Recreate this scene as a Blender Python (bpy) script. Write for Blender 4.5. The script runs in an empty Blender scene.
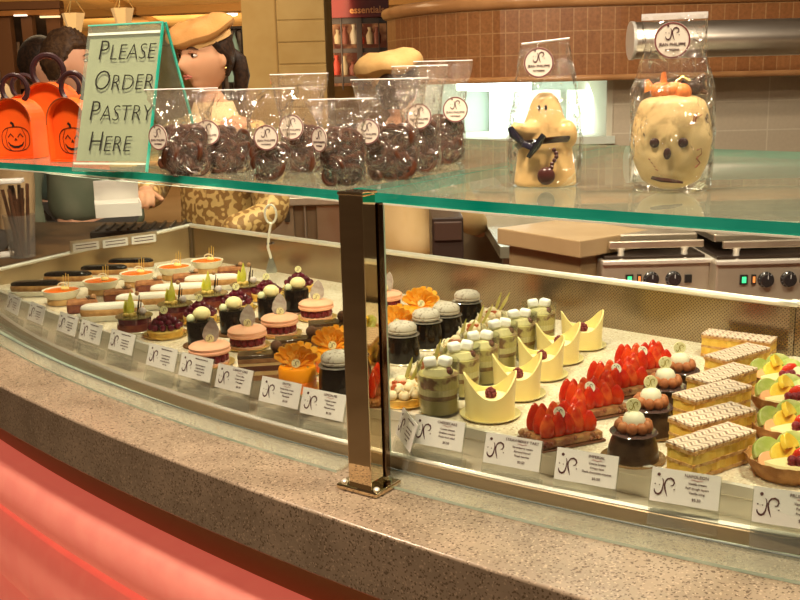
import bpy, bmesh, math, random
from mathutils import Vector, Matrix
random.seed(7)
PI=math.pi
D2R=PI/180
SC=bpy.context.scene
COL=SC.collection
# ------------------------------------------------------------------ camera
F=1000.0; HOR=80.0; ROLL=0.025; H=1.52
ZG=1.03; ZF=1.07; ZS=1.391; ZT=1.155
pitch=math.atan((300-HOR)/F)
cp,sp=math.cos(pitch),math.sin(pitch); cr,sr=math.cos(ROLL),math.sin(ROLL)
FW=Vector((0,cp,-sp)); U0=Vector((0,sp,cp)); R0=Vector((1,0,0))
RT=R0*cr-U0*sr; UP=R0*sr+U0*cr
CAM=Vector((0,0,H))
def ray(x,y): return FW+RT*((x-400)/F)-UP*((y-300)/F)
def at(x,y,z):
    d=ray(x,y); return CAM+d*((z-H)/d.z)
def atd(x,y,Y):
    d=ray(x,y); return CAM+d*(Y/d.y)
cam=bpy.data.objects.new('camera',bpy.data.cameras.new('camera')); COL.objects.link(cam)
m=Matrix((( RT.x,UP.x,-FW.x,0),(RT.y,UP.y,-FW.y,0),(RT.z,UP.z,-FW.z,H),(0,0,0,1)))
cam.matrix_world=m; cam.data.sensor_width=36; cam.data.lens=36*F/800; cam.data.clip_start=.02; cam.data.clip_end=200
SC.camera=cam

# ------------------------------------------------------------------ materials
MATS={}
def nodes(name):
    mt=bpy.data.materials.new(name); mt.use_nodes=True; nt=mt.node_tree
    b=nt.nodes['Principled BSDF']; return mt,nt,b
def M(name,col,rough=.5,metal=0,col2=None,scale=40,bump=0,bscale=None,coat=0,trans=0,ior=1.45,emit=None,es=0,sss=0,contrast=(.4,.6),detail=3,spec=None,coord='Object'):
    if name in MATS: return MATS[name]
    mt,nt,b=nodes(name); N=nt.nodes; L=nt.links
    b.inputs['Base Color'].default_value=(*col,1); b.inputs['Roughness'].default_value=rough
    b.inputs['Metallic'].default_value=metal; b.inputs['Coat Weight'].default_value=coat; b.inputs['Coat Roughness'].default_value=.08
    b.inputs['Transmission Weight'].default_value=trans; b.inputs['IOR'].default_value=ior
    if spec is None and not metal: spec=.3
    if spec is not None: b.inputs['Specular IOR Level'].default_value=spec
    if sss: b.inputs['Subsurface Weight'].default_value=sss; b.inputs['Subsurface Radius'].default_value=(.01,.005,.003); b.inputs['Subsurface Scale'].default_value=.5
    if emit: b.inputs['Emission Color'].default_value=(*emit,1); b.inputs['Emission Strength'].default_value=es
    tc=N.new('ShaderNodeTexCoord')
    if col2:
        n=N.new('ShaderNodeTexNoise'); n.inputs['Scale'].default_value=scale; n.inputs['Detail'].default_value=detail
        r=N.new('ShaderNodeValToRGB'); r.color_ramp.elements[0].position=contrast[0]; r.color_ramp.elements[1].position=contrast[1]
        r.color_ramp.elements[0].color=(*col,1); r.color_ramp.elements[1].color=(*col2,1)
        L.new(tc.outputs[coord],n.inputs['Vector']); L.new(n.outputs['Fac'],r.inputs['Fac']); L.new(r.outputs['Color'],b.inputs['Base Color'])
    if bump:
        n=N.new('ShaderNodeTexNoise'); n.inputs['Scale'].default_value=bscale or scale*2; n.inputs['Detail'].default_value=4
        bp=N.new('ShaderNodeBump'); bp.inputs['Strength'].default_value=bump; bp.inputs['Distance'].default_value=.003
        L.new(tc.outputs[coord],n.inputs['Vector']); L.new(n.outputs['Fac'],bp.inputs['Height']); L.new(bp.outputs['Normal'],b.inputs['Normal'])
    MATS[name]=mt; return mt
def pane(name,tint,rough=.01,ior=1.5,diff=0,bump=0,bscale=60,diffcol=(1,1,1),boost=1.0):
    mt=bpy.data.materials.new(name); mt.use_nodes=True; nt=mt.node_tree; N=nt.nodes; L=nt.links; N.clear()
    o=N.new('ShaderNodeOutputMaterial'); t=N.new('ShaderNodeBsdfTransparent'); t.inputs[0].default_value=(*tint,1)
    g=N.new('ShaderNodeBsdfGlossy'); g.inputs['Roughness'].default_value=rough
    ge=N.new('ShaderNodeNewGeometry'); dt_=N.new('ShaderNodeVectorMath'); dt_.operation='DOT_PRODUCT'; L.new(ge.outputs['Incoming'],dt_.inputs[0])
    ab=N.new('ShaderNodeMath'); ab.operation='ABSOLUTE'; L.new(dt_.outputs['Value'],ab.inputs[0])
    om=N.new('ShaderNodeMath'); om.operation='SUBTRACT'; om.inputs[0].default_value=1; om.use_clamp=True; L.new(ab.outputs[0],om.inputs[1])
    pw=N.new('ShaderNodeMath'); pw.operation='POWER'; pw.inputs[1].default_value=5; L.new(om.outputs[0],pw.inputs[0])
    r0=((ior-1)/(ior+1))**2
    ma=N.new('ShaderNodeMath'); ma.operation='MULTIPLY_ADD'; ma.use_clamp=True; ma.inputs[1].default_value=(1-r0)*min(1,boost); ma.inputs[2].default_value=r0*boost; L.new(pw.outputs[0],ma.inputs[0])
    mx=N.new('ShaderNodeMixShader'); L.new(ma.outputs[0],mx.inputs[0])
    if not bump: L.new(ge.outputs['Normal'],dt_.inputs[1])
    L.new(t.outputs[0],mx.inputs[1]); L.new(g.outputs[0],mx.inputs[2]); last=mx
    if diff:
        d=N.new('ShaderNodeBsdfDiffuse'); d.inputs[0].default_value=(*diffcol,1)
        m2=N.new('ShaderNodeMixShader'); m2.inputs[0].default_value=diff
        L.new(mx.outputs[0],m2.inputs[1]); L.new(d.outputs[0],m2.inputs[2]); last=m2
    if bump:
        tc=N.new('ShaderNodeTexCoord'); n=N.new('ShaderNodeTexNoise'); n.inputs['Scale'].default_value=bscale; n.inputs['Detail'].default_value=3; n.inputs['Distortion'].default_value=1.2
        vo=N.new('ShaderNodeTexVoronoi'); vo.inputs['Scale'].default_value=bscale*1.3; L.new(tc.outputs['Object'],vo.inputs['Vector']); ad=N.new('ShaderNodeMath'); ad.operation='MULTIPLY_ADD'; ad.inputs[1].default_value=.8; L.new(vo.outputs['Distance'],ad.inputs[0]); L.new(n.outputs['Fac'],ad.inputs[2])
        bp=N.new('ShaderNodeBump'); bp.inputs['Strength'].default_value=bump; bp.inputs['Distance'].default_value=.012
        L.new(tc.outputs['Object'],n.inputs['Vector']); L.new(ad.outputs[0],bp.inputs['Height']); L.new(bp.outputs['Normal'],g.inputs['Normal']); L.new(bp.outputs['Normal'],dt_.inputs[1])
    L.new(last.outputs[0],o.inputs[0]); MATS[name]=mt; return mt
def ramp(nt,vals):
    r=nt.nodes.new('ShaderNodeValToRGB'); e=r.color_ramp.elements
    while len(e)<len(vals): e.new(.5)
    for i,(p,c) in enumerate(vals): e[i].position=p; e[i].color=(*c,1)
    return r
def granite(name,base,light,dark,coat=.3,sc_=420,dk=.12,lt=.90):
    mt,nt,b=nodes(name); N=nt.nodes; L=nt.links; tc=N.new('ShaderNodeTexCoord')
    n=N.new('ShaderNodeTexNoise'); n.inputs['Scale'].default_value=14; n.inputs['Detail'].default_value=5
    r=ramp(nt,[(.35,base),(.65,light)]); L.new(tc.outputs['Object'],n.inputs['Vector']); L.new(n.outputs['Fac'],r.inputs[0])
    v=N.new('ShaderNodeTexVoronoi'); v.inputs['Scale'].default_value=sc_; L.new(tc.outputs['Object'],v.inputs['Vector'])
    r2=ramp(nt,[(.0,(0,0,0)),(dk,(0,0,0)),(dk+.04,(1,1,1))]); 
    s=N.new('ShaderNodeSeparateColor'); L.new(v.outputs['Color'],s.inputs[0]); L.new(s.outputs[0],r2.inputs[0])
    mx=N.new('ShaderNodeMix'); mx.data_type='RGBA'; L.new(r2.outputs[0],mx.inputs['Factor']); mx.inputs['A'].default_value=(*dark,1); L.new(r.outputs[0],mx.inputs['B'])
    r3=ramp(nt,[(lt,(0,0,0)),(lt+.04,(1,1,1))]); L.new(s.outputs[1],r3.inputs[0])
    mx2=N.new('ShaderNodeMix'); mx2.data_type='RGBA'; L.new(r3.outputs[0],mx2.inputs['Factor']); L.new(mx.outputs['Result'],mx2.inputs['A']); mx2.inputs['B'].default_value=(*[min(1,c*1.25) for c in light],1)
    L.new(mx2.outputs['Result'],b.inputs['Base Color']); b.inputs['Roughness'].default_value=.25; b.inputs['Coat Weight'].default_value=coat
    return mt
def tilemat(name,c1,c2,mortar,w,h,ms=.0012,rough=.3,offset=0,nf=.5):
    mt,nt,b=nodes(name); N=nt.nodes; L=nt.links; uv=N.new('ShaderNodeUVMap'); uv.uv_map='uv'
    t=N.new('ShaderNodeTexBrick'); t.offset=offset; t.inputs['Color1'].default_value=(*c1,1); t.inputs['Color2'].default_value=(*c2,1); t.inputs['Mortar'].default_value=(*mortar,1)
    t.inputs['Scale'].default_value=1; t.inputs['Brick Width'].default_value=w; t.inputs['Row Height'].default_value=h; t.inputs['Mortar Size'].default_value=ms; t.inputs['Mortar Smooth'].default_value=.2
    L.new(uv.outputs[0],t.inputs['Vector'])
    n=N.new('ShaderNodeTexNoise'); n.inputs['Scale'].default_value=60; tc=N.new('ShaderNodeTexCoord'); L.new(tc.outputs['Object'],n.inputs['Vector'])
    mx=N.new('ShaderNodeMix'); mx.data_type='RGBA'; mx.blend_type='MULTIPLY'; mx.inputs['Factor'].default_value=nf; L.new(t.outputs['Color'],mx.inputs['A']); 
    r=ramp(nt,[(.3,(.55,.5,.45)),(.7,(1.1,1.1,1.1))]); L.new(n.outputs['Fac'],r.inputs[0]); L.new(r.outputs[0],mx.inputs['B'])
    L.new(mx.outputs['Result'],b.inputs['Base Color']); b.inputs['Roughness'].default_value=rough
    return mt
def perforated(name):
    mt,nt,b=nodes(name); N=nt.nodes; L=nt.links; uv=N.new('ShaderNodeUVMap'); uv.uv_map='uv'
    sc=N.new('ShaderNodeVectorMath'); sc.operation='MULTIPLY'; sc.inputs[1].default_value=(230,230,0); L.new(uv.outputs[0],sc.inputs[0])
    rot=N.new('ShaderNodeVectorRotate'); rot.inputs['Angle'].default_value=PI/4; L.new(sc.outputs[0],rot.inputs['Vector'])
    fr=N.new('ShaderNodeVectorMath'); fr.operation='FRACTION'; L.new(rot.outputs[0],fr.inputs[0])
    su=N.new('ShaderNodeVectorMath'); su.operation='SUBTRACT'; su.inputs[1].default_value=(.5,.5,0); L.new(fr.outputs[0],su.inputs[0])
    mm=N.new('ShaderNodeVectorMath'); mm.operation='MULTIPLY'; mm.inputs[1].default_value=(1,1,0); L.new(su.outputs[0],mm.inputs[0])
    ln=N.new('ShaderNodeVectorMath'); ln.operation='LENGTH'; L.new(mm.outputs[0],ln.inputs[0])
    lt=N.new('ShaderNodeMath'); lt.operation='LESS_THAN'; lt.inputs[1].default_value=.27; L.new(ln.outputs['Value'],lt.inputs[0])
    sx=N.new('ShaderNodeSeparateXYZ'); L.new(uv.outputs[0],sx.inputs[0]); gt=N.new('ShaderNodeMath'); gt.operation='GREATER_THAN'; gt.inputs[1].default_value=.62; L.new(sx.outputs[0],gt.inputs[0])
    an=N.new('ShaderNodeMath'); an.operation='MULTIPLY'; L.new(lt.outputs[0],an.inputs[0]); L.new(gt.outputs[0],an.inputs[1])
    mx=N.new('ShaderNodeMix'); mx.data_type='RGBA'; mx.inputs['A'].default_value=(.36,.28,.19,1); mx.inputs['B'].default_value=(.08,.05,.03,1); L.new(an.outputs[0],mx.inputs['Factor'])
    L.new(mx.outputs['Result'],b.inputs['Base Color']); b.inputs['Metallic'].default_value=.85; b.inputs['Roughness'].default_value=.22
    iv=N.new('ShaderNodeMath'); iv.operation='SUBTRACT'; iv.inputs[0].default_value=.9; L.new(an.outputs[0],iv.inputs[1]); L.new(iv.outputs[0],b.inputs['Metallic'])
    return mt
steel=M('steel',(.62,.55,.44),.28,1,bump=.05,bscale=30)
steel_b=M('brushed_steel',(.55,.47,.36),.4,.9,col2=(.66,.58,.46),scale=12,bump=.05,bscale=200)
chrome=M('chrome',(.74,.60,.40),.03,1)
bright_steel=M('bright_steel',(.80,.76,.68),.35,.55)
mgran=granite('granite',(.215,.160,.112),(.30,.225,.160),(.11,.075,.05),sc_=480,coat=.12,dk=.13)
mfloor=granite('marble_shelf',(.78,.66,.50),(.86,.76,.60),(.60,.47,.33),.3,430)
glass=pane('clear_glass',(.97,.985,.975))
glass_shelf=pane('shelf_glass',(.90,.95,.91),boost=1.0,diff=.07,diffcol=(.62,.66,.50))
glass_edge=M('glass_edge',(.0,.24,.175),.12,0,col2=(.03,.38,.29),scale=9,coat=.6,contrast=(.3,.7))
glass_edge_l=M('glass_edge_pale',(.50,.64,.52),.2,0,col2=(.62,.74,.62),scale=20)
base_glass=pane('base_glass',(.97,.985,.96),diff=.09,diffcol=(.75,.80,.66),boost=.5)
film=pane('cellophane',(.95,.93,.90),.07,1.5,diff=.05,bump=1.6,bscale=34,diffcol=(.9,.72,.62),boost=2.2)
film_clear=pane('cellophane_clear',(.97,.96,.94),.05,1.45,diff=.02,bump=1.5,bscale=30,diffcol=(.95,.85,.78),boost=1.5)
acryl=pane('acrylic',(.97,.975,.95),.05,1.45,diff=.07,diffcol=(.80,.76,.66))
whitep=M('white_paper',(.86,.82,.78),.6)
inkdark=M('ink_brown',(.09,.03,.035),.6)
inkblack=M('ink_black',(.015,.013,.012),.5)
dchoc=M('dark_chocolate',(.028,.010,.006),.3,0,col2=(.045,.017,.010),scale=50,coat=.1)
mchoc=M('milk_chocolate',(.13,.05,.024),.35,0,col2=(.08,.03,.015),scale=60,coat=.4)
mchoc2=M('pretzel_chocolate',(.045,.013,.007),.28,0,col2=(.085,.028,.012),scale=40,coat=.25)
blackglz=M('black_glaze',(.010,.007,.006),.14,0,coat=.1)
cream=M('cream',(.86,.76,.55),.45,sss=.1)
whitech=M('white_chocolate',(.92,.77,.36),.38,0,col2=(.90,.72,.30),scale=18)
crust=M('baked_crust',(.55,.27,.09),.65,0,col2=(.38,.16,.05),scale=60,bump=.5,bscale=150)
goldfoil=M('gold_foil',(.86,.62,.20),.25,.85)
gold_dish=M('gold_dish',(.80,.58,.20),.3,.5)
custard=M('custard',(.82,.55,.16),.55,0,col2=(.72,.44,.10),scale=60,bump=.3)
plateb=M('clear_plate',(.75,.66,.48),.2,.1,coat=.5)
logoY=M('logo_disc',(.85,.78,.42),.5,0,col2=(.80,.70,.30),scale=30)

# ------------------------------------------------------------------ mesh builder
class MB:
    def __init__(s): s.bm=bmesh.new(); s.mi=0; s.T=Matrix.Identity(4)
    def _v(s,p): return s.bm.verts.new(s.T@Vector(p))
    def face(s,vs):
        try: f=s.bm.faces.new(vs); f.material_index=s.mi; return f
        except ValueError: return None
    def box(s,c,d,rz=0,top=1.0):
        c=Vector(c); R=Matrix.Rotation(rz,3,'Z'); V=[]
        for z in(-1,1):
            k=top if z>0 else 1
            for x,y in((-1,-1),(1,-1),(1,1),(-1,1)): V.append(s._v(c+R@Vector((x*d[0]/2*k,y*d[1]/2*k,z*d[2]/2))))
        for q in((3,2,1,0),(4,5,6,7),(0,1,5,4),(1,2,6,5),(2,3,7,6),(3,0,4,7)): s.face([V[i] for i in q])
        return s
    def prism(s,pts,z0,z1):
        a=[s._v((x,y,z0)) for x,y in pts]; b=[s._v((x,y,z1)) for x,y in pts]; n=len(pts)
        s.face(a[::-1]); s.face(b)
        for i in range(n): s.face([a[i],a[(i+1)%n],b[(i+1)%n],b[i]])
        return s
    def lathe(s,prof,n=32,c=(0,0,0),sx=1,sy=1,fn=None):
        c=Vector(c); rings=[]
        for k,(r,z) in enumerate(prof):
            if r<=1e-6: rings.append([s._v(c+Vector((0,0,z)))]); continue
            ring=[]
            for i in range(n):
                a=2*PI*i/n; rr=r; zz=z
                if fn: rr,zz=fn(r,z,a,k)
                ring.append(s._v(c+Vector((rr*math.cos(a)*sx,rr*math.sin(a)*sy,zz))))
            rings.append(ring)
        for A,B in zip(rings,rings[1:]):
            if len(A)==1 and len(B)==1: continue
            for i in range(n):
                j=(i+1)%n
                if len(A)==1: s.face([A[0],B[j],B[i]])
                elif len(B)==1: s.face([A[i],A[j],B[0]])
                else: s.face([A[i],A[j],B[j],B[i]])
        if len(rings[0])>1: s.face(rings[0][::-1])
        if len(rings[-1])>1: s.face(rings[-1])
        return s
    def sph(s,c,r,n=14,sc=(1,1,1),R=None,fn=None):
        c=Vector(c); m=max(6,n*2//3); rings=[]
        for k in range(m+1):
            t=PI*k/m
            if k in(0,m):
                p=Vector((0,0,-math.cos(t)))
                if fn:p=fn(p)
                p=Vector((p.x*sc[0],p.y*sc[1],p.z*sc[2]))*r
                if R: p=R@p
                rings.append([s._v(c+p)]); continue
            ring=[]
            for i in range(n):
                a=2*PI*i/n; p=Vector((math.sin(t)*math.cos(a),math.sin(t)*math.sin(a),-math.cos(t)))
                if fn: p=fn(p)
                p=Vector((p.x*sc[0],p.y*sc[1],p.z*sc[2]))*r
                if R: p=R@p
                ring.append(s._v(c+p))
            rings.append(ring)
        for A,B in zip(rings,rings[1:]):
            for i in range(n):
                j=(i+1)%n
                if len(A)==1: s.face([A[0],B[j],B[i]])
                elif len(B)==1: s.face([A[i],A[j],B[0]])
                else: s.face([A[i],A[j],B[j],B[i]])
        return s
    def tube(s,pts,r,n=8,closed=False,flat=1.0):
        pts=[Vector(p) for p in pts]; N=len(pts); rings=[]; prev=None
        for k,p in enumerate(pts):
            if closed: t=pts[(k+1)%N]-pts[k-1]
            else: t=pts[min(k+1,N-1)]-pts[max(k-1,0)]
            if t.length<1e-9: t=Vector((0,0,1))
            t.normalize()
            if prev is None:
                u=t.orthogonal().normalized()
            else:
                u=prev-t*prev.dot(t); u=u.normalized() if u.length>1e-6 else t.orthogonal().normalized()
            prev=u; v=t.cross(u); rr=r[k] if isinstance(r,(list,tuple)) else r
            rings.append([s._v(p+(u*math.cos(2*PI*i/n)+v*math.sin(2*PI*i/n)*flat)*rr) for i in range(n)])
        M_=N if closed else N-1
        for k in range(M_):
            A,B=rings[k],rings[(k+1)%N]
            for i in range(n): j=(i+1)%n; s.face([A[i],A[j],B[j],B[i]])
        if not closed: s.face(rings[0][::-1]); s.face(rings[-1])
        return s
    def stroke(s,pts,w,z=0,th=.0003,axis='z',closed=False):
        """flat ribbon in the local x/z plane facing -y (axis 'y') or x/y plane facing +z"""
        pts=[Vector(p) for p in pts]; n=len(pts); L=[];Rr=[]
        for k in range(n):
            if closed: t=pts[(k+1)%n]-pts[k-1]
            else: t=pts[min(k+1,n-1)]-pts[max(k-1,0)]
            if t.length<1e-9:t=Vector((1,0))
            t.normalize(); nn=Vector((-t.y,t.x)); ww=w[k] if isinstance(w,(list,tuple)) else w
            L.append(pts[k]+nn*ww/2); Rr.append(pts[k]-nn*ww/2)
        def P(q,o): return (q.x,z-o,q.y) if axis=='y' else (q.x,q.y,z+o)
        a=[s._v(P(q,th)) for q in L]; b=[s._v(P(q,th)) for q in Rr]; a0=[s._v(P(q,0)) for q in L]; b0=[s._v(P(q,0)) for q in Rr]
        for k in range(n if closed else n-1):
            j=(k+1)%n
            s.face([a[k],b[k],b[j],a[j]]); s.face([a0[k],a[k],a[j],a0[j]]); s.face([b[k],b0[k],b0[j],b[j]])
        return s
    def build(s,name,mats,parent=None,smooth=True,loc=None,rz=0,bevel=0,seg=2,angle=40):
        bmesh.ops.remove_doubles(s.bm,verts=s.bm.verts,dist=1e-7)
        bmesh.ops.recalc_face_normals(s.bm,faces=s.bm.faces)
        me=bpy.data.meshes.new(name); s.bm.to_mesh(me); s.bm.free()
        if not isinstance(mats,(list,tuple)): mats=[mats]
        for m_ in mats: me.materials.append(m_)
        o=bpy.data.objects.new(name,me); COL.objects.link(o)
        if smooth:
            for p in me.polygons: p.use_smooth=True
            try: me.set_sharp_from_angle(angle=angle*D2R)
            except Exception: pass
        if parent: o.parent=parent
        if loc is not None: o.location=loc
        if rz: o.rotation_euler=(0,0,rz)
        if bevel:
            b=o.modifiers.new('bevel','BEVEL'); b.width=bevel; b.segments=seg; b.limit_method='ANGLE'; b.angle_limit=30*D2R
        return o
def tag(o,label,cat,group=None,kind=None):
    if label: o['label']=label
    if cat: o['category']=cat
    if group: o['group']=group
    if kind: o['kind']=kind
    return o
def struct(o): o['kind']='structure'; return o
def empty(name,label=None,cat=None,loc=(0,0,0),rz=0,group=None):
    o=bpy.data.objects.new(name,None); COL.objects.link(o); o.location=loc; o.rotation_euler=(0,0,rz); o.empty_display_size=.02
    tag(o,label,cat,group); return o
KIDS={}
def kids(o):
    return [c for c in bpy.data.objects if c.parent==o]
def copy_tree(o,parent=None):
    c=o.copy(); COL.objects.link(c)
    if parent: c.parent=parent
    for k in kids(o): copy_tree(k,c)
    return c
def place_all(proto,spots,label,group=None,cat=None):
    """spots: (x,y,z,rz[,scale]); label(i)->text ; returns list"""
    out=[]
    for i,sp_ in enumerate(spots):
        o=proto if i==0 else copy_tree(proto); out.append(o)
    for i,(o,sp_) in enumerate(zip(out,spots)):
        o.location=sp_[:3]; o.rotation_euler=(0,0,sp_[3])
        if len(sp_)>4: o.scale=(sp_[4],)*3
        o['label']=label(i)
        if group: o['group']=group
    return out
def text(name,s,size,mat,parent,loc,rot=(PI/2,0,0),align='CENTER',ext=.0002,bold=0,shear=0,sx=1,space=1):
    cu=bpy.data.curves.new(name,'FONT'); cu.body=s; cu.size=size; cu.align_x=align; cu.align_y='CENTER'; cu.extrude=ext; cu.offset=bold; cu.shear=shear; cu.space_character=space; cu.resolution_u=3
    t=bpy.data.objects.new(name,cu); COL.objects.link(t)
    dg=bpy.context.evaluated_depsgraph_get(); me=bpy.data.meshes.new_from_object(t.evaluated_get(dg)); 
    bpy.data.objects.remove(t); o=bpy.data.objects.new(name,me); COL.objects.link(o); me.materials.clear(); me.materials.append(mat)
    o.parent=parent; o.location=loc; o.rotation_euler=rot; o.scale=(sx,1,1); return o
ORD=['nearest the front glass','second back from the front glass','third back from the front glass','fourth back from the front glass','fifth back from the front glass','sixth back from the front glass']

# ------------------------------------------------------------------ plan curves (polar around a centre behind the counter)
OX,OY=2.0,4.3
def fitq(th,r):
    # quadratic least squares
    S=[sum(t**k for t in th) for k in range(5)]; B=[sum(q*t**k for t,q in zip(th,r)) for k in range(3)]
    A=Matrix(((S[0],S[1],S[2]),(S[1],S[2],S[3]),(S[2],S[3],S[4]))); x=A.inverted()@Vector(B); return x
def curve(P,z):
    th=[];r=[]
    for x,y in P:
        q=at(x,y,z); th.append(math.atan2(q.y-OY,q.x-OX)+2.2); r.append(math.hypot(q.x-OX,q.y-OY))
    c=fitq(th,r); lo,hi=min(th)-.05,max(th)+.05
    def f(t):
        u=t+2.2; uc=max(lo-.0,min(hi,u)); v=c[0]+c[1]*uc+c[2]*uc*uc
        return v+(c[1]+2*c[2]*uc)*(u-uc)
    return f
cg=curve([(0,386),(50,409),(140,450),(280,497),(400,542),(590,600)],ZG)
cgo=curve([(0,347),(100,392),(200,430),(377,485),(500,520),(700,565),(800,582)],ZG)
cd=curve([(12,342),(115,385),(200,414),(379,469),(400,475),(500,497),(600,518),(700,539),(800,560)],ZG)
crim=curve([(0,313),(100,364),(212,406),(344,441),(430,461),(520,481),(648,508),(680,514),(800,537)],ZG+.020)
cff=curve([(0,293),(42,306),(80,322),(107,335),(140,347),(212,365),(255,376),(302,390),(400,410),(466,427),(556,446),(616,458),(717,484),(790,502)],ZF)
csl=curve([(0,162),(60,166.5),(120,171),(200,177),(270,183.5),(338,191)],ZS); csr=curve([(369,192),(430,197),(500,202.5),(600,210),(700,216.5),(800,223)],ZS)
csb=curve([(457,138),(600,145),(700,148),(800,152)],ZS)
def P2(f,t,dr=0): r=f(t)+dr; return (OX+r*math.cos(t),OY+r*math.sin(t))
def th_of(p): return math.atan2(p[1]-OY,p[0]-OX)
T0,T1=-152*D2R,-98*D2R
TP=th_of(at(362,490,ZG))     # the post
def sweep(name,prof,mat,t0=T0,t1=T1,n=64,parent=None,mats=None,smooth=True,bevel=0):
    """prof: list of (curve,dr,z) going round the cross-section"""
    bm=bmesh.new(); uvl=bm.loops.layers.uv.new('uv'); rings=[]; arc=0;prev=None;arcs=[]
    for k in range(n+1):
        t=t0+(t1-t0)*k/n; ring=[bm.verts.new((*P2(f,t,dr),z)) for f,dr,z in prof]
        p=ring[0].co
        if prev is not None: arc+=(p-prev).length
        prev=p.copy(); arcs.append(arc); rings.append(ring)
    m_=len(prof); L=[0]
    for i in range(m_):
        a,b=rings[0][i].co,rings[0][(i+1)%m_].co; L.append(L[-1]+(a-b).length)
    for k in range(n):
        for i in range(m_):
            j=(i+1)%m_; f=bm.faces.new([rings[k][i],rings[k][j],rings[k+1][j],rings[k+1][i]])
            if mats: f.material_index=mats[i]
            for lp,(u,v) in zip(f.loops,((arcs[k],L[i]),(arcs[k],L[i+1]),(arcs[k+1],L[i+1]),(arcs[k+1],L[i]))): lp[uvl].uv=(u,v)
    a=bm.faces.new(rings[0]); b=bm.faces.new(rings[-1][::-1])
    if mats: a.material_index=mats[0]; b.material_index=mats[0]
    bmesh.ops.recalc_face_normals(bm,faces=bm.faces)
    me=bpy.data.meshes.new(name); bm.to_mesh(me); bm.free()
    for q in (mat if isinstance(mat,(list,tuple)) else [mat]): me.materials.append(q)
    if smooth:
        for p in me.polygons: p.use_smooth=True
        me.set_sharp_from_angle(angle=30*D2R)
    o=bpy.data.objects.new(name,me); COL.objects.link(o)
    if parent: o.parent=parent
    if bevel:
        bv=o.modifiers.new('bevel','BEVEL'); bv.width=bevel; bv.segments=3; bv.limit_method='ANGLE'
    return o
def strip(name,pts,z0,z1,th,mat,parent=None,u0=0,ztops=None):
    """vertical wall along plan points, thickness th to the far side, uv in metres"""
    bm=bmesh.new(); uvl=bm.loops.layers.uv.new('uv'); n=len(pts); pts=[Vector(p[:2]) for p in pts]; rows=[];u=[u0]
    for k in range(n):
        t=(pts[min(k+1,n-1)]-pts[max(k-1,0)]).normalized(); nn=Vector((-t.y,t.x))*th
        zt=ztops[k] if ztops else z1
        rows.append([bm.verts.new((*pts[k],z0)),bm.verts.new((*pts[k],zt)),bm.verts.new((*(pts[k]+nn),zt)),bm.verts.new((*(pts[k]+nn),z0))])
        if k: u.append(u[-1]+(pts[k]-pts[k-1]).length)
    L=[0,z1-z0,z1-z0+abs(th),2*(z1-z0)+abs(th),0]
    for k in range(n-1):
        for i in range(4):
            j=(i+1)%4; f=bm.faces.new([rows[k][i],rows[k][j],rows[k+1][j],rows[k+1][i]])
            for lp,uv in zip(f.loops,((u[k],L[i]),(u[k],L[i+1]),(u[k+1],L[i+1]),(u[k+1],L[i]))): lp[uvl].uv=uv
    bm.faces.new(rows[0]); bm.faces.new(rows[-1][::-1]); bmesh.ops.recalc_face_normals(bm,faces=bm.faces)
    me=bpy.data.meshes.new(name); bm.to_mesh(me); bm.free(); me.materials.append(mat)
    o=bpy.data.objects.new(name,me); COL.objects.link(o)
    if parent:o.parent=parent
    return o
# ------------------------------------------------------------------ counter
cnt=empty('display_counter','curved beige speckled granite sales counter carrying the glass pastry case','counter',(0,0,0))
sweep('granite_top',[(cg,0,ZG),(cg,-.80,ZG),(cg,-.80,ZG-.03),(cg,-.055,ZG-.03),(cg,-.055,ZG-.082),(cg,0,ZG-.082)],mgran,parent=cnt,bevel=.003)
mrec=M('bronze_recess',(.34,.20,.07),.4,.2)
mband=M('backlit_pink_panel',(.70,.28,.24),.5,0,col2=(.80,.34,.28),scale=20,emit=(1,.17,.105),es=.50)
sweep('recess_panel',[(cg,-.055,ZG-.082),(cg,-.12,ZG-.082),(cg,-.12,ZG-.20),(cg,-.060,ZG-.20)],mrec,parent=cnt)
def band(name,dr,z0,z1,bul):
    pr=[(cg,dr-.1,z1)]
    for k in range(9):
        a=PI/2-PI*k/8*.95; pr.append((cg,dr+bul*(math.cos(a)-1)-.0,(z0+z1)/2+(z1-z0)/2*math.sin(a)))
    pr.append((cg,dr-.1,z0)); return sweep(name,pr,mband,parent=cnt)
band('upper_band',.0,.772,.868,.030)
band('lower_band',-.020,.58,.742,.03)
band('plinth',-.06,.02,.57,.03)
# red tube lamps hidden under the stone lip and between the bands
neon=M('neon_red',(.8,.1,.08),.4,emit=(1,.30,.12),es=2.5)
def arc_tube(name,f,dr,z,r,mat,t0=T0,t1=T1,parent=None,n=70,seg=8):
    b=MB(); b.tube([(*P2(f,t0+(t1-t0)*k/n,dr),z) for k in range(n+1)],r,seg); return b.build(name,mat,parent)
o=arc_tube('neon_tube',cg,-.085,ZG-.100,.006,neon); tag(o,'thin glowing red light tube tucked under the granite counter lip','light')

# ------------------------------------------------------------------ pastry case shell
case=empty('pastry_case','long curved refrigerated pastry case with marble floor and steel back','display case',(0,0,0))
Cw=at(190,226,ZT); 
bwp=[Cw]+[at(x,y,ZT) for x,y in((345,247),(500,266),(600,281),(700,294),(792,304))]
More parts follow.
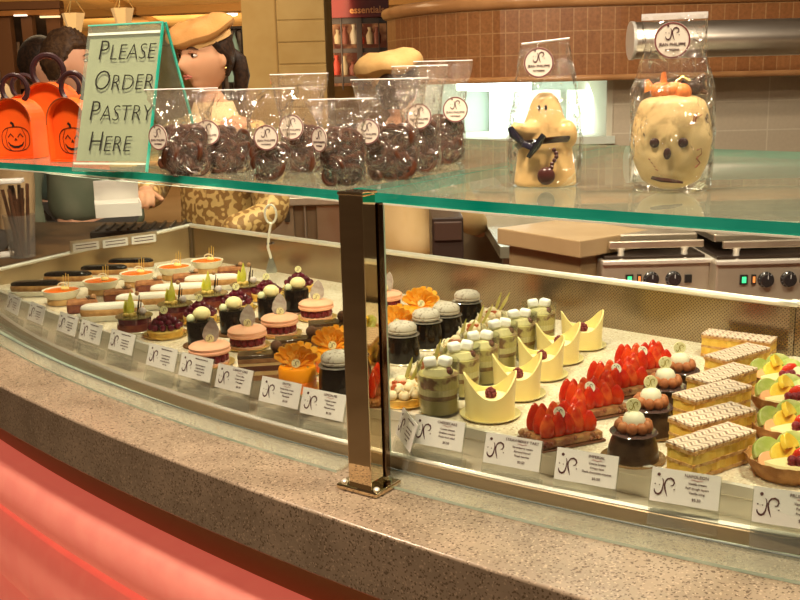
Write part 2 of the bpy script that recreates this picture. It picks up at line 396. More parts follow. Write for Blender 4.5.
# smooth back line : quadratic through first/middle/last in a local frame
a_,b_,c_=[Vector(p[:2]) for p in(bwp[0],bwp[3],bwp[5])]
def bez(t):
    mid=2*b_-.5*(a_+c_); tt=t
    return a_*(1-tt)**2+mid*2*tt*(1-tt)+c_*tt*tt
back=[bez(k/16) for k in range(17)]
ext=(back[-1]-back[-2]).normalized()
mperf=perforated('perforated_steel')
strip('back_wall',[*back],ZF-.03,ZT,.006,mperf,case)
turn=Vector((ext.x,ext.y))
strip('side_back_wall',[back[-1],back[-1]+turn*.02+Vector((.3,-.22))],ZF-.03,ZT,.006,mperf,case,u0=1.5)
b=MB(); b.tube([(p.x,p.y,ZT+.002) for p in back]+[(back[-1].x+.3,back[-1].y-.25,ZT+.002)],.006,8); b.build('back_rail',bright_steel,case)
# end wall on the left (lower towards the customer side)
wl=Vector(at(0,285,ZF)[:2]); wc=Vector(a_); endp=[wc+(wl-wc)*(k/6*1.35) for k in range(7)]
tops=[ZT-(ZT-1.105)*min(1.35,k/6*1.35) for k in range(7)]
strip('end_wall',endp,ZF-.03,ZT,-.006,M('bronze_steel',(.50,.38,.22),.3,.8,col2=(.58,.45,.28),scale=8),case,ztops=tops)
b=MB(); b.tube([(p.x,p.y,z+.002) for p,z in zip(endp,tops)],.005,8); b.build('end_rail',bright_steel,case)
b=MB(); b.box((wc.x,wc.y,(ZT+ZF)/2),(.012,.012,ZT-ZF),rz=.6); b.build('corner_post',M('dark_steel',(.18,.13,.08),.35,.8),case)
# floor slab of the case : polygon between front edge and the back wall
thL=th_of(endp[-1]); 
bm=bmesh.new(); fr=[Vector(P2(cff,thL+(T1-thL)*k/60)) for k in range(61)]
poly=[(p.x,p.y) for p in fr]+[(back[-1].x+.3,back[-1].y-.25)]+[(p.x,p.y) for p in back[::-1]]+[(endp[-1].x,endp[-1].y)]
b=MB(); b.prism(poly,ZF-.008,ZF); b.build('marble_floor',mfloor,case,smooth=False)
# steel front of the floor, gutter and rim
sweep('front_rail',[(cff,.004,ZF+.003),(cff,-.004,ZF+.003),(cff,-.004,ZF-.04),(cff,.002,ZF-.04),(cff,.002,ZF-.012),(cff,.004,ZF-.010)],bright_steel,t0=thL-.02,parent=case)
sweep('gutter',[(crim,-.004,ZG+.004),(cff,-.01,ZG+.004),(cff,-.01,ZG),(crim,-.004,ZG)],M('gutter_satin',(.58,.50,.38),.35,.4,col2=(.64,.56,.44),scale=20),t0=thL-.05,parent=case)
sweep('front_rim',[(crim,.003,ZG+.019),(crim,-.001,ZG+.0215),(crim,-.004,ZG+.019),(crim,-.004,ZG),(crim,.003,ZG)],bright_steel,t0=thL-.05,parent=case)
sweep('kick_strip',[(crim,.0045,ZG+.0165),(crim,.0032,ZG+.0175),(crim,.0032,ZG),(crim,.0075,ZG)],M('tan_trim',(.36,.26,.15),.4,.4),t0=thL-.05,parent=case)
# flat glass foot strip on the stone and the upright front panes
def glasspart(name,f,z0,z1,t0,t1,th=.006,parent=None,mat=glass,edge=glass_edge_l,n=40):
    o=sweep(name,[(f,0,z1),(f,-th,z1),(f,-th,z0),(f,0,z0)],[mat,edge],t0=t0,t1=t1,n=n,parent=parent,mats=[1,0,1,0])
    for p in o.data.polygons[-2:]: p.material_index=1
    return o
tgl=th_of(at(353,464,ZG)); tgr=th_of(at(384,472,ZG)); tsl=th_of(at(339,191,ZS)); tsr=th_of(at(369,192,ZS))
for i,(t0,t1,lb) in enumerate(((T0,tgl,'long low glass front pane left of the chrome post'),(tgr,T1,'long low glass front pane right of the chrome post'))):
    g=empty('front_glass',lb,'glass pane',(0,0,0))
    glasspart('pane',cd,ZG+.002,ZS-.014,t0,t1,parent=g,th=.008)
    o=sweep('foot_strip',[(cgo,0,ZG+.004),(cd,.004,ZG+.004),(cd,.004,ZG+.0005),(cgo,0,ZG+.0005)],[base_glass,glass_edge_l],t0=t0,t1=t1,parent=g,mats=[0,0,0,1],n=60)
    b=MB(); b.tube([(*P2(cd,t0+(t1-t0)*k/60,.003),ZG+.004) for k in range(61)],.0012,6); b.build('seal_line',M('seal_dark',(.10,.12,.11),.4),g)
# top shelf : two slabs meeting over the post
def shelf_slab(name,f,t0,t1,parent=None,dr=0):
    o=sweep(name,[(f,dr,ZS),(csb,0,ZS),(csb,0,ZS-.012),(f,dr,ZS-.012)],[glass_shelf,glass_edge],t0=t0,t1=t1,mats=[0,1,0,1],n=60 if t1-t0>.1 else 4,parent=parent)
    o.data.polygons[-1].material_index=1; o.data.polygons[-2].material_index=1; return o
ewh=M('edge_white',(.75,.72,.6),.3)
for f,t0,t1,lb in((csl,T0,tsl,'thick green-edged glass shelf left of the chrome post'),(csr,tsr,T1,'thick green-edged glass shelf right of the chrome post')):
    o=shelf_slab('glass_shelf',f,t0,t1)
    sweep('edge_line',[(f,.0012,ZS-.0115),(f,-.003,ZS-.0115),(f,-.003,ZS-.0135),(f,.0012,ZS-.0135)],ewh,t0=t0,t1=t1,parent=o,n=60)
    tag(o,lb,'glass shelf')
    if f is csl: shelf_slab('notched_end',csl,tsl,tsr-.0008,parent=o,dr=-.036)
# chrome post
pa=at(350,487,ZG); pb_=at(374,497,ZG); pw=(pb_-pa).length; prz=math.atan2(pb_.y-pa.y,pb_.x-pa.x); pp=((pa+pb_)/2+Vector((-math.sin(prz),math.cos(prz),0))*.013)+Vector((-.004,.002,0)); prz=-.62; rz=TP+PI/2
post=empty('chrome_post','square polished chrome post standing on the granite under the shelf joint','post',(pp.x,pp.y,ZG),prz)
b=MB(); b.box((0,0,.1815),(.0345,.026,.363)); b.build('post_shaft',chrome,post,smooth=False,bevel=.0015)
b=MB(); b.box((.006,.020,.181),(.014,.016,.34)); b.box((.0145,.024,.181),(.004,.010,.34)); b.build('glazing_channel',M('dark_bronze',(.16,.10,.06),.15,1),post,smooth=False,bevel=.001)
b=MB(); b.box((0,.005,.004),(.062,.052,.007)); b.build('base_plate',chrome,post,smooth=False,bevel=.002)
for sx in(-1,1):
    b=MB(); b.lathe([(0,.0075),(.004,.0075),(.004,.009),(.0025,.0105),(0,.0105)],12,c=(sx*.0245,-.012,0)); b.build('screw',bright_steel,post)
b=MB(); b.box((.0,.001,.3645),(.037,.029,.004)); b.build('cap',chrome,post,smooth=False,bevel=.001)

# ------------------------------------------------------------------ price cards
def logo(b,s,z=0,axis='y',cx=0,cy=0):
    """swirling monogram: dot, hooked J and looping P"""
    def P(l): return [(cx+x*s,cy+y*s) for x,y in l]
    J=[(.02+.30*math.cos(a)-.28,-.12+.30*math.sin(a)) for a in [(-200+k*14)*D2R for k in range(15)]]
    J=[(-.52,-.22),(-.50,-.34),(-.42,-.44),(-.30,-.47),(-.19,-.40),(-.12,-.25),(-.09,-.05),(-.07,.15),(-.10,.30),(-.16,.38)]
    Pp=[(.16,-.52),(.10,-.36),(.03,-.16),(-.01,.05),(.02,.24),(.12,.38),(.28,.43),(.42,.36),(.48,.22),(.42,.08),(.30,.04)]
    b.stroke(P(J),[s*w for w in(.04,.07,.1,.11,.1,.08,.06,.06,.05,.02)],z,axis=axis)
    b.stroke(P(Pp),[s*w for w in(.02,.06,.09,.08,.07,.08,.1,.1,.08,.06,.03)],z,axis=axis)
    for x,y,r in((-.34,.56,.09),(-.50,.05,.035),(.5,-.12,.035),(-.27,.02,.03)):
        b.stroke(P([(x+r*.5*math.cos(a*PI/4),y+r*.5*math.sin(a*PI/4)) for a in range(8)]),s*r,z,axis=axis,closed=True)
def card(px,py,title,lines,price,label,kq=1.06):
    if px<330: px-=3.5; kq=1.13; py-=1
    q=at(px,py,ZG+.006); t=th_of(q); r=math.hypot(q.x-OX,q.y-OY)
    e=empty('price_card',label,'price card',(q.x,q.y,ZG+.0055),t+PI/2,group='price cards along the case front'); 
    tilt=Matrix.Rotation(-18*D2R,4,'X')
    b=MB(); b.T=tilt; b.box((0,0,.032),(.071*kq,.0025,.064)); b.build('holder',acryl,e,smooth=False,bevel=.0006)
    b=MB(); b.T=tilt; b.box((0,.008,.009),(.071*kq,.012,.018)); b.build('holder_foot',acryl,e,smooth=False,bevel=.001)
    b=MB(); b.T=tilt; b.box((0,-.0018,.0455),(.069*kq,.0008,.037)); c=b.build('card',whitep,e,smooth=False)
    b=MB(); b.T=tilt; logo(b,.021,-.0023,cx=-.0215,cy=.045); b.build('monogram',inkdark,e)
    def tx(nm,s,size,x,z):
        p=tilt@Vector((x,-.0024,z)); return text(nm,s,size,inkdark,e,p,rot=(PI/2-18*D2R,0,0))
    tx('title',title,.0048,.0115,.0592) if title else None
    if lines:
        for k,s in enumerate(lines): tx('printed_line',s,.0036,.013,.0515-.0050*k)
        tx('price',price,.0042,.013,.0345)
        b=MB(); b.T=tilt; b.stroke([(-.0+.002*k+.006,.0555+.0006*math.sin(k*1.5)) for k in range(7)],.0004,-.0023,axis='y'); b.build('flourish',M('ink_red',(.35,.05,.06),.6),e)
    else:
        b=MB(); b.T=tilt
        for k,(w) in enumerate((.030,.0,.024,.021,.025,.010)):
            if not w: continue
            z=.0592-.0049*k; x=-w/2; 
            while x<w/2:
                d=random.uniform(.0015,.004); b.stroke([(.0115+x,z),(.0115+min(x+d,w/2),z)],.0016,-.0023,axis='y'); x+=d+.0009
        b.build('print',inkdark,e)
    return e
cards=[(13,326,None,None,'',"price card at the far left end, partly cut by the photo's edge"),
(36,336,None,None,'','small white price card second from the left end'),
(67,348,None,None,'','small white price card third from the left end'),
(90,357,None,None,'','white price card in front of the white eclairs'),
(121,368,None,None,'','white price card in front of the green-leaf round cake'),
(161,385,None,None,'','white price card in front of the dark berry tart'),
(195,396,None,None,'','white price card in front of the front pink macaron cake'),
(233,409,'CARROT CAKE',('Carrot cake','Cream cheese','Chocolate'),'$5.50','price card in front of the layered chocolate slice'),
(279,424,'EXOTIC',('Exotic fruit cream','Coconut biscuit','Pineapple'),'$5.50','price card below the front orange pineapple cake'),
(322,437,'LEMON PIE',('Lemon cream','Meringue','Almond crust'),'$5.50','price card just left of the chrome post'),
(398,462,None,None,'','price card just right of the chrome post, turned and half hidden'),
(434,468,'CHEESECAKE',('Cream cheese','Graham cracker','Fresh fruit salad'),'$5.50','price card reading CHEESECAKE below the layered glasses'),
(508,489,'STRAWBERRY TART',('Strawberry cream','Almond biscuit','Fresh berries'),'$5.50','price card reading STRAWBERRY TART below the white crown cakes'),
(582,507,'IMPERIAL',('Creme brulee','Crispy base','Dark chocolate mousse'),'$5.50','price card reading IMPERIAL below the strawberry tart and cream dome'),
(681,530,'NAPOLEON',('Vanilla cream','Puff dough layers','Vanilla icing'),'$5.50','price card reading NAPOLEON below the iced slices'),
(787,553,'FRUIT TART',('Vanilla cream','Puff dough','Fresh fruit'),'$5.50',"price card reading FRUIT TART at the photo's right edge")]
for c in cards: 
    e=card(*c)
    if c[0]==398: e.rotation_euler[2]-=.75
    e.pop if False else None
    if 'group' in e.keys(): pass
# ------------------------------------------------------------------ pastries
def sp(x,y,z=ZF,rz=None):
    """stand point on the case floor below the pixel seen at height z"""
    q=at(x,y,z); return (q.x,q.y,ZF+.0005,(th_of(q)+PI/2) if rz is None else rz)
def slab_xy(mb,pts,z0,z1): mb.prism(pts,z0,z1)
# --- chocolate eclairs
def mk_eclair(name,top,body,cat,liner=True,L=.115,ballend=False):
    e=empty(name,None,cat)
    def ell(z,s=1,n=28): return [(L/2*s*(abs(math.cos(a))**.45)*(1 if math.cos(a)>0 else -1),.0175*s*(abs(math.sin(a))**.8)*(1 if math.sin(a)>0 else -1)) for a in [2*PI*k/n for k in range(n)]]
    def loft(b,sec):
        rings=[[b._v((x,y,z)) for x,y in ell(0,s)] for s,z in sec]
        for A,B in zip(rings,rings[1:]):
            for i in range(len(A)): j=(i+1)%len(A); b.face([A[i],A[j],B[j],B[i]])
        b.face(rings[0][::-1]); b.face(rings[-1])
    z0=.006
    b=MB(); loft(b,[(.86,z0),(.97,z0+.005),(1,z0+.012),(.98,z0+.018),(.9,z0+.021)]); b.build('pastry_body',body,e)
    b=MB(); loft(b,[(.96,z0+.018),(.98,z0+.020),(.95,z0+.024),(.84,z0+.027),(.5,z0+.028)]); b.build('icing',top,e)
    if liner:
        b=MB(); n=64; lo=[];hi=[]
        for k in range(n):
            a=2*PI*k/n; w=1+.035*(k%2); ex=lambda s:(s if s==0 else math.copysign(abs(s),s))
            x=math.copysign(abs(math.cos(a))**.4,math.cos(a))*L/2; y=math.copysign(abs(math.sin(a))**.8,math.sin(a))*.0185
            lo.append(b._v((x*.98,y*.92,.0008))); hi.append(b._v((x*1.07*w,y*1.28*w,.013)))
        for k in range(n): j=(k+1)%n; b.face([lo[k],lo[j],hi[j],hi[k]])
        b.face(lo[::-1]); o=b.build('paper_liner',M('liner_paper',(.80,.78,.68),.6),e,smooth=False); s_=o.modifiers.new('solid','SOLIDIFY'); s_.thickness=.0006
    if ballend:
        b=MB(); b.sph((L/2-.006,0,z0+.030),.006,10); b.build('praline_ball',mchoc,e)
    return e
pe=mk_eclair('chocolate_eclair',blackglz,M('choux',(.56,.31,.11),.6,0,col2=(.36,.16,.05),scale=50,bump=.3),'eclair')
S=[]
for x,y in((36,286),(68,276.5),(104,270),(131,263)): S.append(sp(x,y,ZF+.022,rz=-.05))
place_all(pe,S,lambda i:['chocolate-glazed eclair in a white paper liner, leftmost','chocolate-glazed eclair behind the leftmost eclair','third chocolate-glazed eclair along the end wall','chocolate-glazed eclair farthest back along the end wall'][i],'chocolate eclairs along the end wall')
# --- orange tarts in white shells
def mk_orange_tart():
    e=empty('orange_tart',None,'tart')
    b=MB(); b.lathe([(.026,.0),(.030,.001),(.030,.010),(.028,.013),(0,.013)],32); b.build('biscuit_base',M('biscuit',(.50,.27,.09),.7,0,col2=(.62,.38,.15),scale=70),e)
    b=MB(); b.lathe([(.027,.012),(.034,.018),(.039,.029),(.0395,.031),(.0375,.031),(.035,.028),(0,.027)],40); b.build('shell',M('shell_white',(.84,.78,.60),.4),e)
    b=MB(); b.lathe([(.0355,.027),(.0355,.0292),(.02,.0302),(0,.0304)],36); b.build('orange_glaze',M('orange_jelly',(.92,.15,.005),.25,0,col2=(.90,.24,.01),scale=30,coat=.15),e)
    b=MB(); b.sph((.010,-.004,.033),.007,10,sc=(1.3,1,.7)); b.sph((.004,.002,.034),.005,8); b.build('cream_dot',M('cream_y',(.92,.70,.25),.4),e)
    b=MB(); b.tube([(.004+.010*math.cos(a),0,.039+.006*math.sin(a)) for a in [k*PI/9 for k in range(-1,11)]],.0014,6); b.build('sugar_curl',cream,e)
    b=MB()
    for x,h in((.005,.052),(.011,.060),(.016,.055)): b.tube([(x,0,.03),(x+.002,.001,.03+h*.6)],.0008,5)
    b.build('golden_sticks',M('stick_gold',(.80,.52,.12),.4),e); return e
po=mk_orange_tart(); S=[sp(x,y,ZF+.03,rz=0) for x,y in((61,290),(101,280.5),(137,273),(174,266.5),(207,260.5))]
place_all(po,S,lambda i:'orange-glazed tart in a cream shell, '+ORD[i],'orange-glazed tarts')
# --- brown praline fingers
def mk_praline():
    e=empty('praline_pastry',None,'pastry')
    b=MB(); L=.062
    b.box((0,0,.009),(L,.030,.018)); b.build('sponge',M('dark_sponge',(.16,.04,.03),.6,0,col2=(.25,.08,.04),scale=70),e,bevel=.003)
    b=MB(); b.box((0,0,.0215),(L*1.02,.031,.008),top=.86); b.build('praline_top',M('praline',(.48,.20,.08),.6,0,col2=(.34,.13,.05),scale=90,bump=.8,bscale=160),e,bevel=.002)
    b=MB()
    for k in range(4): b.tube([(L*.2+k*.004,-.012,.027),(L*.2+k*.004-.004,.0,.031),(L*.2+k*.004,.012,.027)],.0009,5)
    b.build('chocolate_stripes',dchoc,e)
    b=MB(); b.sph((L*.36,-.005,.030),.0062,10); b.build('hazelnut',M('nut',(.50,.26,.12),.5),e)
    return e
pp_=mk_praline(); S=[sp(x,y,ZF+.025,rz=.35) for x,y in((82,300),(118,290),(149,281),(186,274),(231,267))]
place_all(pp_,S,lambda i:'brown praline-topped finger pastry, '+ORD[i],'praline fingers behind the white eclairs')
# --- white iced eclairs
pw=mk_eclair('white_iced_eclair',M('white_icing',(.90,.82,.72),.4),M('choux_light',(.66,.36,.14),.6,0,col2=(.48,.24,.08),scale=50),'eclair',L=.125,ballend=False)
S=[sp(x,y,ZF+.028,rz=.14) for x,y in((112,306),(146,296),(179,286.5),(212,277.5))]
place_all(pw,S,lambda i:'white-iced eclair, '+ORD[i],'white-iced eclairs')
# --- round cakes with olive disc, leaf and twigs
def mk_leafcake():
    e=empty('leaf_topped_cake',None,'cake')
    b=MB(); b.lathe([(0,0),(.036,0),(.037,.0015),(.036,.003),(0,.003)],36); b.build('board',plateb,e)
    b=MB(); b.lathe([(.031,.003),(.0325,.008),(.0315,.016),(0,.016)],36); b.build('sponge',M('red_sponge',(.30,.08,.04),.5,0,col2=(.20,.04,.03),scale=50),e)
    b=MB(); b.lathe([(.0305,.016),(.0310,.027),(0,.027)],36,fn=lambda r,z,a,k:(r*(1+.02*math.sin(9*a)),z)); b.build('jelly_layer',M('burgundy_jelly',(.13,.015,.03),.15,0,coat=.6),e)
    b=MB(); b.lathe([(.0345,.0270),(.0350,.0282),(.034,.0294),(0,.0296)],40); b.build('chocolate_disc',M('olive_choc',(.22,.17,.06),.2,0,col2=(.14,.10,.04),scale=30,coat=.6),e)
    b=MB()
    for x,y,h,l in((-.006,0,.040,.2),(-.011,.004,.026,-.3)):
        pts=[(x+l*.012*t,y,.029+h*1.15*t) for t in (0,.2,.45,.7,1)]
        b.tube(pts,[.004,.0085,.009,.0055,.0006],8,flat=.25)
    b.build('pear_leaf',M('lime',(.74,.70,.04),.4,0,col2=(.80,.76,.16),scale=60),e)
    b=MB()
    for x,y,h in((.008,.004,.045),(.012,-.002,.036),(.005,.008,.03)): b.tube([(x,y,.029),(x+.004,y,.03+h*.8)],.0011,5)
    b.build('chocolate_twigs',dchoc,e)
    b=MB(); b.sph((-.013,-.012,.033),.006,8,sc=(1,1,.7)); b.sph((-.003,-.014,.032),.005,8); b.sph((.002,-.009,.033),.0045,8); b.build('caramel_nuts',M('caramel_y',(.70,.47,.12),.35),e)
    b=MB(); b.sph((.016,-.001,.037),.0075,10,sc=(1,.8,1)); b.build('sugared_berry',M('sugar_berry',(.72,.60,.58),.7,bump=.5),e)
    b=MB(); b.sph((.008,.004,.070),.0045,8); b.build('praline_ball',M('nut',(.5,.26,.12),.5),e)
    return e
pl=mk_leafcake(); S=[sp(x,y,ZF+.029,rz=.1) for x,y in((134,315.5),(175,303.5),(211,293),(246,284))]
place_all(pl,S,lambda i:'round red cake with olive disc and green leaf, '+ORD[i],'leaf-topped round cakes')
# --- berry tarts
def mk_berry():
    e=empty('berry_tart',None,'tart')
    b=MB(); b.lathe([(0,0),(.037,0),(.041,.004),(.0415,.0048),(.040,.0042),(.036,.0015),(0,.0015)],40); b.build('foil_dish',goldfoil,e)
    b=MB(); b.lathe([(.030,.0015),(.033,.012),(.032,.014),(0,.014)],40,fn=lambda r,z,a,k:(r*(1+.02*math.sin(24*a)),z)); b.build('tart_shell',custard,e)
    b=MB()
    for ring,(r,z,n) in enumerate(((.0265,.019,11),(.018,.026,8),(.009,.033,5),(0,.038,1))):
        for k in range(n):
            a=2*PI*k/n+ring*.4; b.sph((r*math.cos(a),r*math.sin(a),z+random.uniform(-.001,.001)),.0068,9)
    b.build('berries',M('black_cherry',(.075,.005,.015),.14,0,col2=(.13,.008,.022),scale=60,coat=.3),e)
    b=MB(); b.T=Matrix.Translation((0,-.003,.049))@Matrix.Rotation(PI/2-.2,4,'X'); b.lathe([(0,-.0012),(.0072,-.0012),(.0072,.0012),(0,.0012)],18); c=b.build('logo_chip',logoY,e)
    b=MB(); b.T=Matrix.Translation((0,-.003,.049))@Matrix.Rotation(PI/2-.2,4,'X'); logo(b,.008,.0013,axis='z'); b.build('monogram',inkdark,e)
    return e
pb=mk_berry(); S=[sp(x,y,ZF+.045,rz=.2) for x,y in((164,312),(199,299.5),(236,288.5),(266,278.5),(298,271))]
place_all(pb,S,lambda i:'tart heaped with glossy dark berries on a gold dish, '+ORD[i],'dark berry tarts')
# --- black glazed cylinders with white chocolate ball
def mk_blackcyl():
    e=empty('black_glazed_cake',None,'cake')
    b=MB(); b.lathe([(0,0),(.033,0),(.034,.001),(.033,.0025),(0,.0025)],36); b.build('board',M('brown_board',(.18,.08,.03),.3,.3),e)
    b=MB(); b.lathe([(.024,.0025),(.0245,.006),(.0245,.043),(.0235,.046),(0,.0465)],36); b.build('cake_body',blackglz,e)
    b=MB(); b.sph((.003,-.002,.0575),.0142,16,sc=(1.1,1,.88)); b.build('white_chocolate_ball',M('pale_choc',(.86,.76,.40),.35),e)
    b=MB(); b.sph((-.0165,-.006,.051),.0075,12); b.build('small_ball',M('pale_green_choc',(.74,.76,.48),.4),e)
    b=MB(); b.tube([(.004,-.0145,.052),(.008,-.013,.060),(.003,-.011,.066)],[.0008,.003,.0008],8,flat=.4); b.build('green_sliver',M('sliver',(.70,.68,.22),.5),e)
    return e
pk=mk_blackcyl(); S=[sp(x,y,ZF+.057,rz=.2) for x,y in((200,314),(232,303.5),(269.5,291.5),(296,283.5))]
place_all(pk,S,lambda i:'black glazed cylinder cake with pale chocolate ball, '+ORD[i],'black glazed cylinder cakes')
# --- pink macaron cakes
def mk_macaron():
    e=empty('pink_macaron_cake',None,'cake')
    b=MB(); b.lathe([(0,0),(.036,0),(.040,.003),(.0405,.0038),(.039,.0035),(.035,.0012),(0,.0012)],36); b.build('foil_dish',gold_dish,e)
    b=MB(); b.lathe([(.030,.0012),(.031,.003),(.031,.006),(0,.006)],36); b.build('macaron_base',M('rose_base',(.78,.45,.33),.6),e)
    b=MB()
    for k in range(14):
        a=2*PI*k/14; b.sph((.0245*math.cos(a),.0245*math.sin(a),.013),.0072,9,sc=(1,1,1.15))
    b.lathe([(.022,.006),(.022,.021),(0,.021)],20); b.build('raspberries',M('dark_raspberry',(.14,.012,.02),.3,0,col2=(.22,.02,.03),scale=120,bump=.5),e)
    b=MB(); b.T=Matrix.Translation((0,0,-.008)); b.lathe([(.0325,.0285),(.0345,.0305),(.0345,.033),(.033,.0345),(.0335,.036),(.034,.039),(.030,.0425),(.02,.0445),(0,.0452)],40); b.build('macaron_top',M('pink_macaron',(.88,.46,.29),.6,0,col2=(.84,.40,.25),scale=30),e)
    b=MB(); pts=[(-.004,.0),(.008,0),(.014,.009),(.015,.022),(.010,.034),(.004,.040),(-.003,.034),(-.010,.024),(-.013,.013),(-.010,.004)]
    b.T=Matrix.Translation((.001,.004,.035))@Matrix.Rotation(-.15,4,'X')@Matrix.Rotation(PI/2,4,'X'); b.prism(pts,-.0009,.0009); b.build('chocolate_shard',M('grey_shard',(.42,.33,.30),.45,0,col2=(.60,.52,.46),scale=70,bump=.4),e)
    b=MB(); b.T=Matrix.Translation((.0015,-.001,.043))@Matrix.Rotation(PI/2-.2,4,'X'); b.lathe([(0,-.0012),(.0070,-.0012),(.0070,.0012),(0,.0012)],18); b.build('logo_chip',logoY,e)
    b=MB(); b.T=Matrix.Translation((.0015,-.001,.043))@Matrix.Rotation(PI/2-.2,4,'X'); logo(b,.008,.0013,axis='z'); b.build('monogram',inkdark,e)
    return e
pm=mk_macaron(); S=[sp(x,y-1,ZF+.029,rz=.15+.2*(i%3)-.2) for i,(x,y) in enumerate(((209.5,348),(247,332),(279.5,320),(316,305)))]+[sp(385,288,ZF+.043)]
place_all(pm,S,lambda i:'pink macaron cake with grey chocolate shard, '+(ORD[i] if i<4 else 'at the back just right of the chrome post'),'pink macaron cakes')
# --- opera slices with truffle
def mk_opera():
    e=empty('chocolate_layer_slice',None,'cake slice'); L=.072;W=.032
    z=0
    for i,(h,mt,nm) in enumerate(((.008,'o_sponge','sponge'),(.007,'o_cream','cream_layer'),(.008,'o_choc','ganache_layer'),(.005,'o_cream','cream_layer'),(.007,'o_sponge','sponge'))):
        col={'o_sponge':M('opera_sponge',(.30,.15,.06),.7,0,col2=(.22,.10,.04),scale=80),'o_cream':M('opera_cream',(.58,.42,.20),.5,0,col2=(.50,.34,.14),scale=50),'o_choc':M('opera_choc',(.10,.035,.02),.4)}[mt]
        b=MB(); b.box((0,0,z+h/2),(L-.001*(i%2),W-.001*(i%2),h)); b.build(nm,col,e,smooth=False,bevel=.0006); z+=h
    b=MB(); b.box((0,0,z+.003),(L+.001,W+.001,.006)); b.build('glaze',M('brown_glaze',(.055,.028,.012),.1,0,coat=.8),e,bevel=.0018)
    b=MB(); b.sph((L/2-.012,0,z+.0145),.0095,14); b.build('truffle',M('cocoa_truffle',(.12,.055,.03),.9,bump=.5),e)
    b=MB(); b.box((-.004,-.002,z+.0067),(.008,.004,.0012),rz=.4); b.box((.004,.004,z+.0067),(.006,.003,.0012),rz=-.4); b.build('gold_leaf',goldfoil,e)
    return e
po2=mk_opera(); S=[sp(x,y,ZF+.042,rz=.12) for x,y in((261,352),(297,337),(329,321))]
place_all(po2,S,lambda i:'layered chocolate slice with cocoa truffle, '+ORD[i],'layered chocolate slices')
# --- orange cakes with pineapple flower
def mk_pine():
    e=empty('pineapple_flower_cake',None,'cake')
    b=MB(); b.lathe([(0,0),(.033,0),(.037,.004),(.0375,.0048),(.036,.0042),(.032,.0015),(0,.0015)],36); b.build('foil_dish',gold_dish,e)
    b=MB(); b.lathe([(.0285,.0015),(.0290,.004),(.0290,.017),(0,.017)],36,fn=lambda r,z,a,k:(r*(1+.012*math.sin(16*a)),z)); b.build('fruit_ring',M('red_orange',(.88,.13,.01),.3,0,col2=(.92,.24,.02),scale=40,coat=.2),e)
    b=MB(); b.lathe([(.0275,.017),(.028,.019),(.028,.035),(.026,.038),(0,.038)],36); b.build('orange_mousse',M('orange_mousse',(.95,.33,.008),.4),e)
    b=MB(); n=15; 
    for k in range(n):
        a=(-66+132*k/(n-1)); t=a*D2R; L=.038+.003*math.sin(k*2.7); zz=.036; 
        d=Vector((math.sin(t),.05*math.cos(k*1.7),math.cos(t)*.95)); s_=Vector((math.cos(t),0,-math.sin(t)))
        base=Vector((0,.006,zz)); w=.0088; off=Vector((0,(-1)**k*.0045,0))
        p0=base+s_*.001; p1=base-s_*.001; p2=base+d*L*.6-s_*w*.8+off; p3=base+d*L*.6+s_*w*.8-off*.4; p4=base+d*L*.97+s_*w*.45+off*1.5; p5=base+d*L*1.0-s_*w*.1+off; p6=base+d*L*.95-s_*w*.55+off*1.3
        P=[p0,p3,p4,p5,p6,p2,p1]; A=[b._v(p) for p in P]; B=[b._v(p+Vector((0,.0012,0))) for p in P]
        b.face(A); b.face(B[::-1])
        for i in range(7): b.face([A[i],B[i],B[(i+1)%7],A[(i+1)%7]])
    for k in range(9):
        t=(-60+120*k/8)*D2R; b.tube([(0,.0,.037),(math.sin(t)*.012,-.003,.037+math.cos(t)*.014),(math.sin(t)*.022,-.009+.003*(k%2),.036+math.cos(t)*.024)],[.003,.0045,.0008],6,flat=.35)
    b.build('pineapple_flower',M('dried_pineapple',(.93,.38,.02),.5,0,col2=(.95,.50,.07),scale=90,sss=.2),e,angle=25)
    b=MB(); b.T=Matrix.Translation((0,-.012,.045))@Matrix.Rotation(PI/2-.3,4,'X'); b.lathe([(0,-.001),(.0065,-.001),(.0065,.001),(0,.001)],18); b.build('logo_chip',logoY,e)
    b=MB(); b.T=Matrix.Translation((0,-.012,.045))@Matrix.Rotation(PI/2-.3,4,'X'); logo(b,.008,.0011,axis='z'); b.build('monogram',inkdark,e)
    b=MB()
    for k in range(5):
        a=k*1.3+.5; b.box((.02*math.cos(a),.02*math.sin(a),.0387),(.004,.002,.0012),rz=a)
    b.build('pistachio_bits',M('pist',(.55,.45,.12),.6),e); return e
px_=mk_pine(); S=[sp(x,y,ZF+.038,rz=0) for x,y in((297,366),(333,348),(397,325),(421,306))]
place_all(px_,S,lambda i:'round orange cake with pineapple flower, '+['nearest the front glass left of the chrome post','behind the front one, partly hidden by the chrome post','just right of the chrome post','farthest back, right of the chrome post'][i],'orange pineapple-flower cakes')
# --- dark cakes topped with speckled meringue
def mk_speckle():
    e=empty('meringue_topped_cake',None,'cake')
    b=MB(); b.lathe([(0,0),(.031,0),(.032,.001),(.031,.0022),(0,.0022)],36); b.build('board',plateb,e)
    b=MB(); b.lathe([(.027,.0022),(.0285,.006),(.028,.030),(.025,.044),(0,.045)],36); b.build('cake_body',blackglz,e)
    b=MB(); b.lathe([(.0275,.0452),(.0285,.0458),(.0275,.0468),(0,.047)],36); b.build('thin_disc',M('thin_choc_disc',(.30,.26,.22),.08,.3,coat=.8),e)
    b=MB(); b.lathe([(.019,.047),(.0235,.0495),(.0240,.052),(.0225,.0535),(.0240,.055),(.0238,.059),(.020,.0635),(.012,.0665),(0,.0675)],30); b.build('speckled_macaron',M('speckled',(.58,.51,.43),.6,0,col2=(.30,.23,.18),scale=230,contrast=(.58,.68),detail=1),e)
    return e
